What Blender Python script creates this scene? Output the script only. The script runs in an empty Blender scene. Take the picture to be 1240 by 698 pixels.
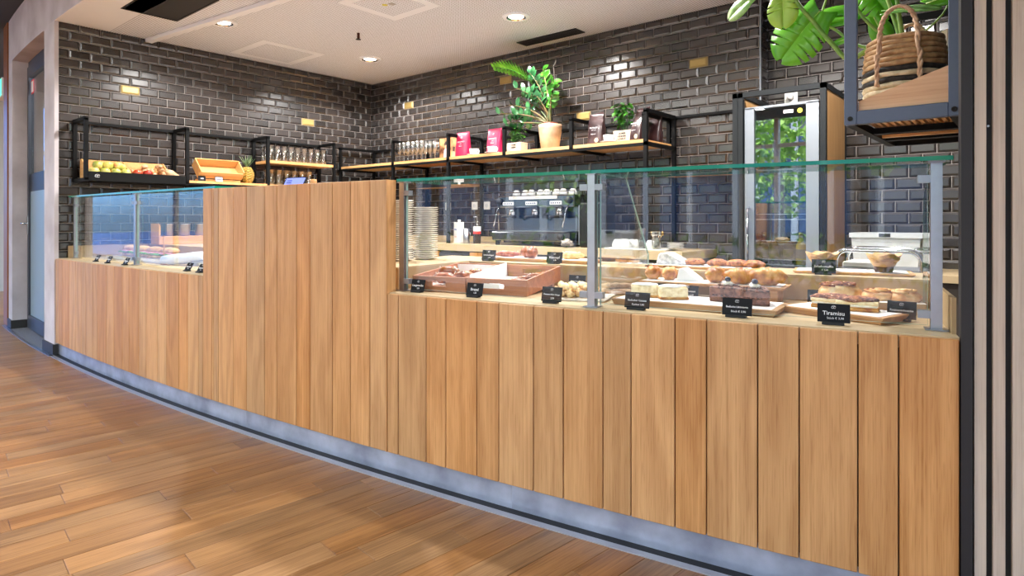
import bpy, math, random
from mathutils import Vector, Matrix, noise as mnoise
R = math.radians
random.seed(7)
S = bpy.context.scene
COL = S.collection
# ---------------------------------------------------------------- camera
cd = bpy.data.cameras.new('camera'); cam = bpy.data.objects.new('camera', cd); COL.objects.link(cam)
cam.location = (0, 0, 1.10); cam.rotation_euler = (R(90), 0, R(40.25))
cd.sensor_width = 36; cd.lens = 36*753/1240; cd.shift_y = -83/1240; cd.clip_start = .05
S.camera = cam
# ---------------------------------------------------------------- sky, exposure
wd = bpy.data.worlds.new('world'); S.world = wd; wd.use_nodes = True
wn = wd.node_tree.nodes; wl = wd.node_tree.links
bg = wn['Background']; sky = wn.new('ShaderNodeTexSky'); sky.sky_type = 'NISHITA'
sky.sun_disc = False; sky.sun_elevation = R(48); sky.sun_rotation = R(200); sky.dust_density = 2.0
wl.new(sky.outputs[0], bg.inputs[0]); bg.inputs[1].default_value = 0.75
S.view_settings.view_transform = 'Standard'; S.view_settings.look = 'None'
S.view_settings.exposure = 0.74; S.view_settings.gamma = 1; S.view_settings.use_curve_mapping = False
cy = S.cycles
cy.use_denoising = True; cy.max_bounces = 12; cy.transparent_max_bounces = 24
cy.diffuse_bounces = 5; cy.glossy_bounces = 5; cy.sample_clamp_indirect = 6; cy.caustics_reflective = False; cy.caustics_refractive = False

def lamp(name, kind, loc, energy, color, size=.1, rot=(0, 0, 0), spot=None, blend=.6, size_y=None):
    l = bpy.data.lights.new(name, kind); l.energy = energy; l.color = color
    if kind == 'AREA':
        l.size = size
        if size_y: l.shape = 'RECTANGLE'; l.size_y = size_y
    elif kind == 'SUN': l.angle = size
    else: l.shadow_soft_size = size
    if spot: l.spot_size = R(spot); l.spot_blend = blend
    o = bpy.data.objects.new(name, l); COL.objects.link(o); o.location = loc; o.rotation_euler = rot
    return o
# sun on the pavement outside the glazed front, which throws light up into hall and bar
sun = lamp('sun', 'SUN', (0, -20, 20), 10.0, (1.0, .95, .88), .01)
sun.rotation_euler = Vector((-.45, -.30, -1.0)).to_track_quat('-Z', 'Y').to_euler()

# ---------------------------------------------------------------- helpers
def lin(r, g, b):
    f = lambda c: (c/255/12.92) if c/255 <= .04045 else ((c/255+.055)/1.055)**2.4
    return (f(r), f(g), f(b), 1)

MATS = {}
def newmat(name):
    m = bpy.data.materials.new(name); m.use_nodes = True
    return m, m.node_tree.nodes, m.node_tree.links, m.node_tree.nodes['Principled BSDF']

def M(name, rgb=None, rough=.5, metal=0, coat=0, noise=0, scale=20, bump=0, emit=0, spec=.5, bscale=None):
    """a plain painted / metal / food material with slight procedural mottling"""
    if name in MATS: return MATS[name]
    m, n, l, b = newmat(name); c = lin(*rgb)
    b.inputs['Base Color'].default_value = c; b.inputs['Roughness'].default_value = rough
    b.inputs['Metallic'].default_value = metal; b.inputs['Coat Weight'].default_value = coat
    b.inputs['Specular IOR Level'].default_value = spec
    if emit: b.inputs['Emission Color'].default_value = c; b.inputs['Emission Strength'].default_value = emit
    if noise or bump:
        tc = n.new('ShaderNodeTexCoord'); nz = n.new('ShaderNodeTexNoise'); nz.inputs['Scale'].default_value = scale
        nz.inputs['Detail'].default_value = 4; l.new(tc.outputs['Object'], nz.inputs['Vector'])
    if noise:
        mx = n.new('ShaderNodeMix'); mx.data_type = 'RGBA'; mx.blend_type = 'MIX'
        mx.inputs[6].default_value = tuple(min(1, x*(1-noise)) for x in c[:3])+(1,)
        mx.inputs[7].default_value = tuple(min(1, x*(1+noise)) for x in c[:3])+(1,)
        l.new(nz.outputs[0], mx.inputs[0]); l.new(mx.outputs[2], b.inputs['Base Color'])
    if bump:
        bp = n.new('ShaderNodeBump'); bp.inputs['Strength'].default_value = bump; bp.inputs['Distance'].default_value = .01
        nb = nz
        if bscale:
            nb = n.new('ShaderNodeTexNoise'); nb.inputs['Scale'].default_value = bscale; l.new(tc.outputs['Object'], nb.inputs['Vector'])
        l.new(nb.outputs[0], bp.inputs['Height']); l.new(bp.outputs[0], b.inputs['Normal'])
    MATS[name] = m
    return m

def M2(name, c1, c2, scale=30, lo=.4, hi=.6, rough=.55, bump=0, detail=5, c3=None, coat=0):
    """two or three coloured speckled material (crust, crumb, stone)"""
    if name in MATS: return MATS[name]
    m, n, l, b = newmat(name); b.inputs['Roughness'].default_value = rough; b.inputs['Coat Weight'].default_value = coat
    tc = n.new('ShaderNodeTexCoord'); oi = n.new('ShaderNodeObjectInfo')
    ad = n.new('ShaderNodeVectorMath'); ad.operation = 'ADD'; l.new(tc.outputs['Object'], ad.inputs[0]); l.new(oi.outputs['Random'], ad.inputs[1])
    nz = n.new('ShaderNodeTexNoise'); nz.inputs['Scale'].default_value = scale; nz.inputs['Detail'].default_value = detail
    l.new(ad.outputs[0], nz.inputs['Vector'])
    cr = n.new('ShaderNodeValToRGB'); e = cr.color_ramp.elements
    e[0].position = lo; e[0].color = lin(*c1); e[1].position = hi; e[1].color = lin(*c2)
    if c3: x = cr.color_ramp.elements.new(min(.98, hi+.12)); x.color = lin(*c3)
    l.new(nz.outputs[0], cr.inputs[0]); l.new(cr.outputs[0], b.inputs['Base Color'])
    if bump:
        bp = n.new('ShaderNodeBump'); bp.inputs['Strength'].default_value = bump; bp.inputs['Distance'].default_value = .006
        l.new(nz.outputs[0], bp.inputs['Height']); l.new(bp.outputs[0], b.inputs['Normal'])
    MATS[name] = m
    return m

def wood(name, dark, light, axis='Z', rough=.42, grain=1.0, var=.25, ring=26, stretch=9., sat=1.0):
    """oak: long streaks and cathedral figure along AXIS; each object gets its own tone and its own cut of the figure"""
    if name in MATS: return MATS[name]
    m, n, l, b = newmat(name)
    tc = n.new('ShaderNodeTexCoord'); oi = n.new('ShaderNodeObjectInfo')
    off = n.new('ShaderNodeVectorMath'); off.operation = 'MULTIPLY_ADD'
    cb = n.new('ShaderNodeCombineXYZ')
    for k in range(3): l.new(oi.outputs['Random'], cb.inputs[k])
    off.inputs[1].default_value = (37, 53, 71); l.new(cb.outputs[0], off.inputs[0])
    sc = n.new('ShaderNodeVectorMath'); sc.operation = 'MULTIPLY'
    sv = [stretch]*3; sv['XYZ'.index(axis)] = stretch*.13
    sc.inputs[1].default_value = sv; l.new(tc.outputs['Object'], sc.inputs[0]); l.new(sc.outputs[0], off.inputs[2])
    n1 = n.new('ShaderNodeTexNoise'); n1.inputs['Scale'].default_value = 1.0; n1.inputs['Detail'].default_value = 2.0; n1.inputs['Roughness'].default_value = .4
    l.new(off.outputs[0], n1.inputs['Vector'])
    mu = n.new('ShaderNodeMath'); mu.operation = 'MULTIPLY'; mu.inputs[1].default_value = ring; l.new(n1.outputs[0], mu.inputs[0])
    sn = n.new('ShaderNodeMath'); sn.operation = 'SINE'; l.new(mu.outputs[0], sn.inputs[0])
    s2 = n.new('ShaderNodeVectorMath'); s2.operation = 'MULTIPLY'; s2v = [14.]*3; s2v['XYZ'.index(axis)] = .4
    s2.inputs[1].default_value = s2v; l.new(off.outputs[0], s2.inputs[0])
    n2 = n.new('ShaderNodeTexNoise'); n2.inputs['Scale'].default_value = 1.1; n2.inputs['Detail'].default_value = 6; n2.inputs['Roughness'].default_value = .65; l.new(s2.outputs[0], n2.inputs['Vector'])
    a1 = n.new('ShaderNodeMath'); a1.operation = 'MULTIPLY_ADD'; a1.inputs[1].default_value = .11*grain; a1.inputs[2].default_value = .5; l.new(sn.outputs[0], a1.inputs[0])
    a2 = n.new('ShaderNodeMath'); a2.operation = 'SUBTRACT'; a2.inputs[1].default_value = .5; l.new(n2.outputs[0], a2.inputs[0])
    a3 = n.new('ShaderNodeMath'); a3.operation = 'MULTIPLY_ADD'; a3.inputs[1].default_value = .95*grain; l.new(a2.outputs[0], a3.inputs[0]); l.new(a1.outputs[0], a3.inputs[2])
    s3 = n.new('ShaderNodeVectorMath'); s3.operation = 'MULTIPLY'; s3v = [34.]*3; s3v['XYZ'.index(axis)] = 9.
    s3.inputs[1].default_value = s3v; l.new(off.outputs[0], s3.inputs[0])
    n3 = n.new('ShaderNodeTexNoise'); n3.inputs['Scale'].default_value = 1.0; n3.inputs['Detail'].default_value = 1; l.new(s3.outputs[0], n3.inputs['Vector'])
    po = n.new('ShaderNodeMapRange'); po.inputs['From Min'].default_value = .34; po.inputs['From Max'].default_value = .46; po.inputs['To Min'].default_value = -.17*grain; po.inputs['To Max'].default_value = 0; l.new(n3.outputs[0], po.inputs[0])
    a4 = n.new('ShaderNodeMath'); a4.operation = 'ADD'; l.new(a3.outputs[0], a4.inputs[0]); l.new(po.outputs[0], a4.inputs[1]); a3 = a4
    cr = n.new('ShaderNodeValToRGB'); e = cr.color_ramp.elements
    e[0].position = .15; e[0].color = lin(*dark); e[1].position = .75; e[1].color = lin(*light); l.new(a3.outputs[0], cr.inputs[0])
    hs = n.new('ShaderNodeHueSaturation'); l.new(cr.outputs[0], hs.inputs['Color']); hs.inputs['Saturation'].default_value = sat
    wn_ = n.new('ShaderNodeTexWhiteNoise'); wn_.noise_dimensions = '1D'; l.new(oi.outputs['Random'], wn_.inputs['W'])
    v = n.new('ShaderNodeMapRange'); v.inputs['To Min'].default_value = 1-var; v.inputs['To Max'].default_value = 1+var; l.new(oi.outputs['Random'], v.inputs[0])
    v2 = n.new('ShaderNodeMapRange'); v2.inputs['To Min'].default_value = .496; v2.inputs['To Max'].default_value = .504; l.new(wn_.outputs['Value'], v2.inputs[0])
    v3 = n.new('ShaderNodeMapRange'); v3.inputs['To Min'].default_value = sat*(1+var*.5); v3.inputs['To Max'].default_value = sat*(1-var*.5); l.new(wn_.outputs['Value'], v3.inputs[0])
    l.new(v.outputs[0], hs.inputs['Value']); l.new(v2.outputs[0], hs.inputs['Hue']); l.new(v3.outputs[0], hs.inputs['Saturation'])
    l.new(hs.outputs[0], b.inputs['Base Color']); b.inputs['Roughness'].default_value = rough
    bp = n.new('ShaderNodeBump'); bp.inputs['Strength'].default_value = .15; bp.inputs['Distance'].default_value = .002
    l.new(n2.outputs[0], bp.inputs['Height']); l.new(bp.outputs[0], b.inputs['Normal'])
    MATS[name] = m
    return m

def glassmat(name, tint=(1, 1, 1), base=.04, rough=0.0, gain=1.0):
    """thin clear glass: what is behind shows through, the surface mirrors by Fresnel"""
    if name in MATS: return MATS[name]
    m, n, l, b = newmat(name); n.remove(b); out = n['Material Output']
    tr = n.new('ShaderNodeBsdfTransparent'); tr.inputs[0].default_value = tint+(1,)
    gl = n.new('ShaderNodeBsdfGlossy'); gl.inputs['Roughness'].default_value = rough
    lw = n.new('ShaderNodeLayerWeight'); lw.inputs[0].default_value = .5
    p = n.new('ShaderNodeMath'); p.operation = 'POWER'; p.inputs[1].default_value = 4.0; l.new(lw.outputs['Facing'], p.inputs[0])
    a = n.new('ShaderNodeMath'); a.operation = 'MULTIPLY_ADD'; a.inputs[1].default_value = .92*gain; a.inputs[2].default_value = base; l.new(p.outputs[0], a.inputs[0])
    mx = n.new('ShaderNodeMixShader'); l.new(a.outputs[0], mx.inputs[0]); l.new(tr.outputs[0], mx.inputs[1]); l.new(gl.outputs[0], mx.inputs[2])
    l.new(mx.outputs[0], out.inputs[0]); MATS[name] = m
    return m

class MB:
    """collects shapes for ONE mesh"""
    def __init__(s): s.v = []; s.f = []; s.m = []; s.s = []; s.mat = 0; s.T = None
    def add(s, vs, fs, smooth=False):
        o = len(s.v)
        if s.T is not None: vs = [s.T @ Vector(p) for p in vs]
        s.v += [tuple(p) for p in vs]
        for f in fs: s.f.append([i+o for i in f]); s.m.append(s.mat); s.s.append(smooth)
        return s
    def box(s, x0, x1, y0, y1, z0, z1):
        v = [(x, y, z) for x in (x0, x1) for y in (y0, y1) for z in (z0, z1)]
        return s.add(v, [(0, 1, 3, 2), (4, 6, 7, 5), (0, 4, 5, 1), (2, 3, 7, 6), (0, 2, 6, 4), (1, 5, 7, 3)])
    def prism(s, pts, z0, z1):
        n = len(pts)
        v = [(x, y, z0) for x, y in pts]+[(x, y, z1) for x, y in pts]
        f = [list(range(n))[::-1], list(range(n, 2*n))]+[(i, (i+1) % n, n+(i+1) % n, n+i) for i in range(n)]
        return s.add(v, f)
    def prism_y(s, pts, y0, y1):           # outline in x,z pushed along y
        n = len(pts)
        v = [(x, y0, z) for x, z in pts]+[(x, y1, z) for x, z in pts]
        f = [list(range(n)), list(range(n, 2*n))[::-1]]+[(i, n+i, n+(i+1) % n, (i+1) % n) for i in range(n)]
        return s.add(v, f)
    def lathe(s, prof, c=(0, 0, 0), n=16, cap=True, smooth=True):
        v = []; f = []
        for r, z in prof:
            for k in range(n):
                a = 2*math.pi*k/n; v.append((c[0]+r*math.cos(a), c[1]+r*math.sin(a), c[2]+z))
        for i in range(len(prof)-1):
            for k in range(n): f.append((i*n+k, i*n+(k+1) % n, (i+1)*n+(k+1) % n, (i+1)*n+k))
        s.add(v, f, smooth)
        if cap:
            o = len(s.v)-len(v)
            s.f.append([o+k for k in range(n)][::-1]); s.m.append(s.mat); s.s.append(False)
            s.f.append([o+(len(prof)-1)*n+k for k in range(n)]); s.m.append(s.mat); s.s.append(False)
        return s
    def cyl(s, c, r, h, n=16, r2=None): return s.lathe([(r, 0), (r if r2 is None else r2, h)], c, n)
    def tube(s, pts, r, n=8, cap=True, flat=1.0):
        pts = [Vector(p) for p in pts]; v = []; f = []
        rs = r if isinstance(r, (list, tuple)) else [r]*len(pts)
        up = None
        for i, p in enumerate(pts):
            t = (pts[min(i+1, len(pts)-1)]-pts[max(i-1, 0)]).normalized()
            if up is None: up = Vector((0, 0, 1)) if abs(t.z) < .9 else Vector((1, 0, 0))
            a = t.cross(up).normalized(); b = a.cross(t).normalized(); up = b
            for k in range(n):
                q = 2*math.pi*k/n; v.append(p+a*(rs[i]*math.cos(q))+b*(rs[i]*flat*math.sin(q)))
        for i in range(len(pts)-1):
            for k in range(n): f.append((i*n+k, i*n+(k+1) % n, (i+1)*n+(k+1) % n, (i+1)*n+k))
        if cap: f += [tuple(range(n))[::-1], tuple((len(pts)-1)*n+k for k in range(n))]
        return s.add(v, f, True)
    def lump(s, c, rad, amp=.1, seed=0, n=14, m=9, fr=2.0, rot=0, flat_bottom=False):
        v = []; f = []; ca, sa = math.cos(rot), math.sin(rot)
        for i in range(m+1):
            th = math.pi*i/m
            for k in range(n):
                ph = 2*math.pi*k/n
                d = Vector((math.sin(th)*math.cos(ph), math.sin(th)*math.sin(ph), -math.cos(th)))
                q = 1+amp*mnoise.noise(d*fr+Vector((seed*3.7, seed*1.3, seed*9.1)))
                x, y, z = d.x*rad[0]*q, d.y*rad[1]*q, d.z*rad[2]*q
                if flat_bottom and z < -.45*rad[2]: z = -.45*rad[2]
                v.append((c[0]+x*ca-y*sa, c[1]+x*sa+y*ca, c[2]+z))
        for i in range(m):
            for k in range(n): f.append((i*n+k, i*n+(k+1) % n, (i+1)*n+(k+1) % n, (i+1)*n+k))
        return s.add(v, f, True)

def obj(name, mb, mats, parent=None, loc=None, rz=0, bevel=0, rot=None):
    if isinstance(mb, MB):
        me = bpy.data.meshes.new(name); me.from_pydata(mb.v, [], mb.f)
        for m in (mats if isinstance(mats, (list, tuple)) else [mats]): me.materials.append(m)
        me.polygons.foreach_set('material_index', mb.m); me.polygons.foreach_set('use_smooth', mb.s)
        me.update()
    else: me = mb
    o = bpy.data.objects.new(name, me); COL.objects.link(o)
    if parent: o.parent = parent
    if loc is not None: o.location = loc
    o.rotation_euler = rot if rot else (0, 0, rz)
    if bevel:
        b = o.modifiers.new('edge', 'BEVEL'); b.width = bevel; b.segments = 1; b.limit_method = 'ANGLE'
    return o
def tag(o, label, cat, group=None):
    o['label'] = label; o['category'] = cat
    if group: o['group'] = group
    return o
def thing(name, label, cat, loc=(0, 0, 0), rz=0, group=None):
    o = bpy.data.objects.new(name, None); COL.objects.link(o); o.empty_display_size = .05
    o.location = loc; o.rotation_euler = (0, 0, rz)
    return tag(o, label, cat, group)
def struct(name, mb, mats, **k):
    o = obj(name, mb, mats, **k); o['kind'] = 'structure'
    return o
def stuff(name, mb, mats, parent=None, **k):
    o = obj(name, mb, mats, parent, **k); o['kind'] = 'stuff'
    return o
def dup(root, loc=None, rz=None, label=None, group=None, rot=None):
    r = root.copy(); COL.objects.link(r)
    if loc is not None: r.location = loc
    if rz is not None: r.rotation_euler = (0, 0, rz)
    if rot is not None: r.rotation_euler = rot
    if label: r['label'] = label
    if group: r['group'] = group
    for ch in root.children:
        c = ch.copy(); COL.objects.link(c); c.parent = r
        for g in ch.children:
            d = g.copy(); COL.objects.link(d); d.parent = c
    return r
def text(body, size, mat, parent, loc, rot=(R(90), 0, 0), name='lettering', ex=.0004, bold=0):
    cu = bpy.data.curves.new(name, 'FONT'); cu.body = body; cu.size = size; cu.align_x = 'CENTER'; cu.align_y = 'CENTER'
    cu.extrude = ex; cu.resolution_u = 2; cu.offset = bold; cu.materials.append(mat)
    tmp = bpy.data.objects.new(name, cu); COL.objects.link(tmp)
    me = bpy.data.meshes.new_from_object(tmp.evaluated_get(bpy.context.evaluated_depsgraph_get())); me.name = name
    bpy.data.objects.remove(tmp); bpy.data.curves.remove(cu)
    o = bpy.data.objects.new(name, me); COL.objects.link(o); o.parent = parent; o.location = loc; o.rotation_euler = rot
    return o

# the bar front follows one large arc; a point on it is (s along the arc, d inward from the plinth, z)
AC = Vector((-5.809, 30.280)); AR = 28.80
def TH(s): return s/AR
def A(s, d=0, z=0):
    t = s/AR; r = AR-d
    return Vector((AC.x+r*math.sin(t), AC.y-r*math.cos(t), z))
def arcprism(mb, s0, s1, d0, d1, z0, z1, n=None):
    n = n or max(1, int((s1-s0)/.12)+1); v = []; f = []
    for i in range(n+1):
        s = s0+(s1-s0)*i/n
        for d, z in ((d0, z0), (d1, z0), (d1, z1), (d0, z1)): v.append(A(s, d, z))
    for i in range(n):
        for k in range(4): f.append((4*i+k, 4*i+(k+1) % 4, 4*i+4+(k+1) % 4, 4*i+4+k))
    f += [(3, 2, 1, 0), tuple(4*n+k for k in range(4))]
    return mb.add(v, f)
# ================================================================ materials
oak = wood('oak_planks', (164, 113, 65), (208, 158, 106), 'Z', rough=.45, var=.13, sat=1.0)
oak_floor = wood('oak_floor', (114, 76, 40), (174, 129, 82), 'X', rough=.36, var=.13, ring=20, sat=1.0)
oak_shelf = wood('oak_shelf', (196, 140, 82), (226, 178, 120), 'X', rough=.45, var=.05)
oak_side = wood('oak_veneer', (176, 128, 76), (204, 158, 104), 'Z', rough=.5, var=.04, grain=.7)
oak_pale = wood('pale_oak_slats', (166, 146, 130), (196, 176, 158), 'Z', rough=.5, var=.05, sat=.9, grain=.8)
walnut = wood('red_brown_tray_wood', (146, 88, 56), (190, 124, 84), 'X', rough=.5, var=.05)
oak_board = wood('oak_serving_board', (150, 104, 60), (198, 152, 100), 'X', rough=.5, var=.08)
crate_wood = wood('crate_wood', (190, 134, 76), (222, 172, 110), 'X', rough=.55, var=.04)
steel_black = M('black_powder_coated_steel', (6, 6, 7), .65, spec=.18)
steel_lit_blue = M('black_steel_lit_blue', (74, 86, 112), .45, noise=.08, scale=60)  # black frame steel with the bluish light on it put into the colour
steel = M('brushed_steel', (164, 165, 172), .36, metal=1, noise=.1, scale=40)
chrome = M('polished_chrome', (205, 207, 210), .1, metal=1)
alu = M('silver_aluminium', (150, 154, 162), .38, metal=.7)
white_gloss = M('white_porcelain', (236, 234, 230), .18, coat=.3)
cream_plate = M('cream_stoneware', (226, 222, 212), .25)
white_paper = M('white_greaseproof_paper', (238, 236, 236), .7)
beige_top = M('beige_laminate_worktop', (190, 167, 131), .38, noise=.05, scale=90)
beige_side = M('beige_laminate_riser', (182, 154, 116), .45, noise=.04, scale=60)
black_matt = M('black_matt', (16, 16, 18), .6)
black_card = M('black_slate_card', (10, 11, 17), .6, spec=.25)
text_white = M('white_print', (236, 236, 240), .5)
clear = glassmat('clear_glass', (.985, .992, .99), .03)
clear_front = glassmat('clear_glass_front', (.975, .988, .985), .035, gain=1.0)
tumbler = glassmat('tumbler_glass', (.92, .94, .95), .3)
glass_edge = M('green_glass_edge', (16, 132, 108), .12, coat=.5)
granite = M2('grey_granite', (96, 98, 104), (140, 142, 148), 160, rough=.5)
green_a = M2('leaf_green', (34, 96, 26), (78, 150, 44), 18, rough=.4)
green_b = M2('leaf_bright_green', (86, 160, 30), (128, 196, 48), 9, rough=.35)
green_d = M2('leaf_dark_green', (24, 66, 30), (54, 112, 48), 22, rough=.35)

# glazed bevelled tile: near-black brown, every tile a slightly different firing
def tilemat():
    m, n, l, b = newmat('dark_glazed_tile')
    oi = n.new('ShaderNodeObjectInfo'); ge = n.new('ShaderNodeNewGeometry')
    ad = n.new('ShaderNodeMath'); ad.operation = 'ADD'; l.new(oi.outputs['Random'], ad.inputs[0]); l.new(ge.outputs['Random Per Island'], ad.inputs[1])
    fr = n.new('ShaderNodeMath'); fr.operation = 'FRACT'; l.new(ad.outputs[0], fr.inputs[0])
    cr = n.new('ShaderNodeValToRGB'); e = cr.color_ramp.elements
    e[0].color = lin(40, 36, 35); e[1].color = lin(64, 58, 56); l.new(fr.outputs[0], cr.inputs[0])
    tc = n.new('ShaderNodeTexCoord'); nz = n.new('ShaderNodeTexNoise'); nz.inputs['Scale'].default_value = 14; l.new(tc.outputs['Object'], nz.inputs['Vector'])
    bp = n.new('ShaderNodeBump'); bp.inputs['Strength'].default_value = .06; bp.inputs['Distance'].default_value = .004; l.new(nz.outputs[0], bp.inputs['Height'])
    l.new(cr.outputs[0], b.inputs['Base Color']); l.new(bp.outputs[0], b.inputs['Normal'])
    b.inputs['Roughness'].default_value = .27; b.inputs['Specular IOR Level'].default_value = .8; b.inputs['Coat Weight'].default_value = .3; b.inputs['Coat Roughness'].default_value = .14
    return m
tile_m = tilemat()
tile_gold = M('gold_glazed_tile', (176, 152, 92), .38, metal=.3)
grout = M('grey_grout', (166, 157, 152), .8, noise=.1, scale=50)
concrete = M2('exposed_concrete', (176, 168, 172), (208, 202, 207), 3.2, .3, .7, rough=.75, bump=.25, detail=8)

def ceilmat():
    m, n, l, b = newmat('perforated_plasterboard')
    tc = n.new('ShaderNodeTexCoord')
    sc = n.new('ShaderNodeVectorMath'); sc.operation = 'SCALE'; sc.inputs['Scale'].default_value = 1/.019; l.new(tc.outputs['Object'], sc.inputs[0])
    fr = n.new('ShaderNodeVectorMath'); fr.operation = 'FRACTION'; l.new(sc.outputs[0], fr.inputs[0])
    sb = n.new('ShaderNodeVectorMath'); sb.operation = 'SUBTRACT'; sb.inputs[1].default_value = (.5, .5, 0); l.new(fr.outputs[0], sb.inputs[0])
    ml = n.new('ShaderNodeVectorMath'); ml.operation = 'MULTIPLY'; ml.inputs[1].default_value = (1, 1, 0); l.new(sb.outputs[0], ml.inputs[0])
    ln = n.new('ShaderNodeVectorMath'); ln.operation = 'LENGTH'; l.new(ml.outputs[0], ln.inputs[0])
    lt = n.new('ShaderNodeMath'); lt.operation = 'LESS_THAN'; lt.inputs[1].default_value = .27; l.new(ln.outputs['Value'], lt.inputs[0])
    mx = n.new('ShaderNodeMix'); mx.data_type = 'RGBA'; mx.inputs[6].default_value = lin(224, 227, 236); mx.inputs[7].default_value = lin(112, 110, 112)
    l.new(lt.outputs[0], mx.inputs[0]); l.new(mx.outputs[2], b.inputs['Base Color']); b.inputs['Roughness'].default_value = .85
    return m
ceil_m = ceilmat()
plaster = M('white_plaster', (226, 228, 234), .85)

# ================================================================ the setting
WX_ = -6.2
# --- floor: a slab with oak strips laid on it, running from the window front under the bar
struct('floor_bar', arcprism(MB(), -.28, 5.68, .03, 3.3, -.012, .0005), M('bounce_grey_vinyl', (216, 214, 214), .5, noise=.04, scale=8))  # unseen bar floor, added in pale grey to bounce light onto the ceiling
fl = struct('floor', MB().box(-14, 6, -4.6, 6, -.08, -.014), wood('oak_floor_far', (158, 102, 56), (203, 148, 94), 'Y', rough=.35, var=.0))
DIR = R(84)
ux, uy = math.cos(DIR), math.sin(DIR)
lens_ = [.55, .7, .85, 1.0, 1.15]; PW = .118
plank_me = {}
for L in lens_:
    mb = MB()
    for (a, b_, z) in ((0, .0012, -.014),): pass
    x1, y1, e = L/2-.0006, PW/2-.0006, .0012
    v = [(-x1, -y1, -.014), (x1, -y1, -.014), (x1, y1, -.014), (-x1, y1, -.014), (-x1, -y1, -e), (x1, -y1, -e), (x1, y1, -e), (-x1, y1, -e),
         (-x1+e, -y1+e, 0), (x1-e, -y1+e, 0), (x1-e, y1-e, 0), (-x1+e, y1-e, 0)]
    f = [(0, 1, 5, 4), (1, 2, 6, 5), (2, 3, 7, 6), (3, 0, 4, 7), (4, 5, 9, 8), (5, 6, 10, 9), (6, 7, 11, 10), (7, 4, 8, 11), (8, 9, 10, 11)]
    me = bpy.data.meshes.new('plank'); me.from_pydata(v, [], f); me.materials.append(oak_floor); plank_me[L] = me
cands = []
for i in range(-80, 22):
    cx_ = i*PW/math.sin(DIR)                       # where the strip row crosses y = 1.5
    t = -2.6+random.random()*.8
    while t < .75:
        L = random.choice(lens_)
        px, py = cx_+ux*(t+L/2), 1.5+uy*(t+L/2)
        if -9.2 < px < .3: cands.append((px, py, L))
        t += L
def seen(px, py):                                  # in front of the camera and on the hall side of the plinth
    Z = -px*math.sin(R(40.25))+py*math.cos(R(40.25)); X = px*math.cos(R(40.25))+py*math.sin(R(40.25))
    return Z > 1.5 and abs(X) < Z*.9+.3
vis = [c for c in cands if seen(c[0], c[1])]; rest = [c for c in cands if not seen(c[0], c[1])]
vis.sort(key=lambda c: c[0]**2+c[1]**2)
for px, py, L in vis[:300]:
    o = obj('plank', plank_me[L], None, fl, (px, py, 0), DIR)
mb = MB()
for px, py, L in vis[300:]+rest:
    if px < -9 or px > .2: continue
    mb.T = Matrix.Translation((px, py, 0)) @ Matrix.Rotation(DIR, 4, 'Z')
    mb.box(-L/2+.0006, L/2-.0006, -PW/2+.0006, PW/2-.0006, -.0139, 0)
stuff('planks_beyond_view', mb, oak_floor, fl)

# --- plinth line in front of the bar
mb = arcprism(MB(), -.30, 6.4, -.066, -.038, -.01, .004); struct('trim_1', mb, M('pale_steel_strip', (176, 178, 186), .4, metal=.5))
mb = arcprism(MB(), -.30, 6.4, -.038, 0.006, -.01, .0015)
struct('trim_2', mb, black_matt)
galv = M2('galvanised_sheet', (136, 142, 162), (184, 192, 212), 7, .3, .7, rough=.36, detail=9)
galv.node_tree.nodes['Principled BSDF'].inputs['Metallic'].default_value = .45
kick = struct('baseboard_front', arcprism(MB(), -.28, 5.70, .004, .02, 0, .108), black_matt)
for s0, s1 in ((-.28, .9), (.901, 2.62), (2.621, 4.3), (4.301, 5.70)):
    obj('kick_sheet', arcprism(MB(), s0, s1, 0, .004, .002, .108), galv, kick)

# --- tiles
TW, THt, DEP, BV = .152, .0755, .0125, .0125
tcache = {}
def tile_geo(w, h):
    g = .0021; b = min(BV, w*.3, h*.3)
    x0, x1, z0, z1 = g, w-g, g, h-g
    v = [(x0, 0, z0), (x1, 0, z0), (x1, 0, z1), (x0, 0, z1), (x0, -.0025, z0), (x1, -.0025, z0), (x1, -.0025, z1), (x0, -.0025, z1),
         (x0+b, -DEP, z0+b), (x1-b, -DEP, z0+b), (x1-b, -DEP, z1-b), (x0+b, -DEP, z1-b)]
    f = [(0, 1, 5, 4), (1, 2, 6, 5), (2, 3, 7, 6), (3, 0, 4, 7), (4, 5, 9, 8), (5, 6, 10, 9), (6, 7, 11, 10), (7, 4, 8, 11), (8, 9, 10, 11)]
    return v, f
def tile_mesh(w, h, mat):
    k = (round(w, 3), round(h, 3), mat.name)
    if k not in tcache:
        v, f = tile_geo(w, h); me = bpy.data.meshes.new('tile'); me.from_pydata(v, [], f); me.materials.append(mat); tcache[k] = me
    return tcache[k]
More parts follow.
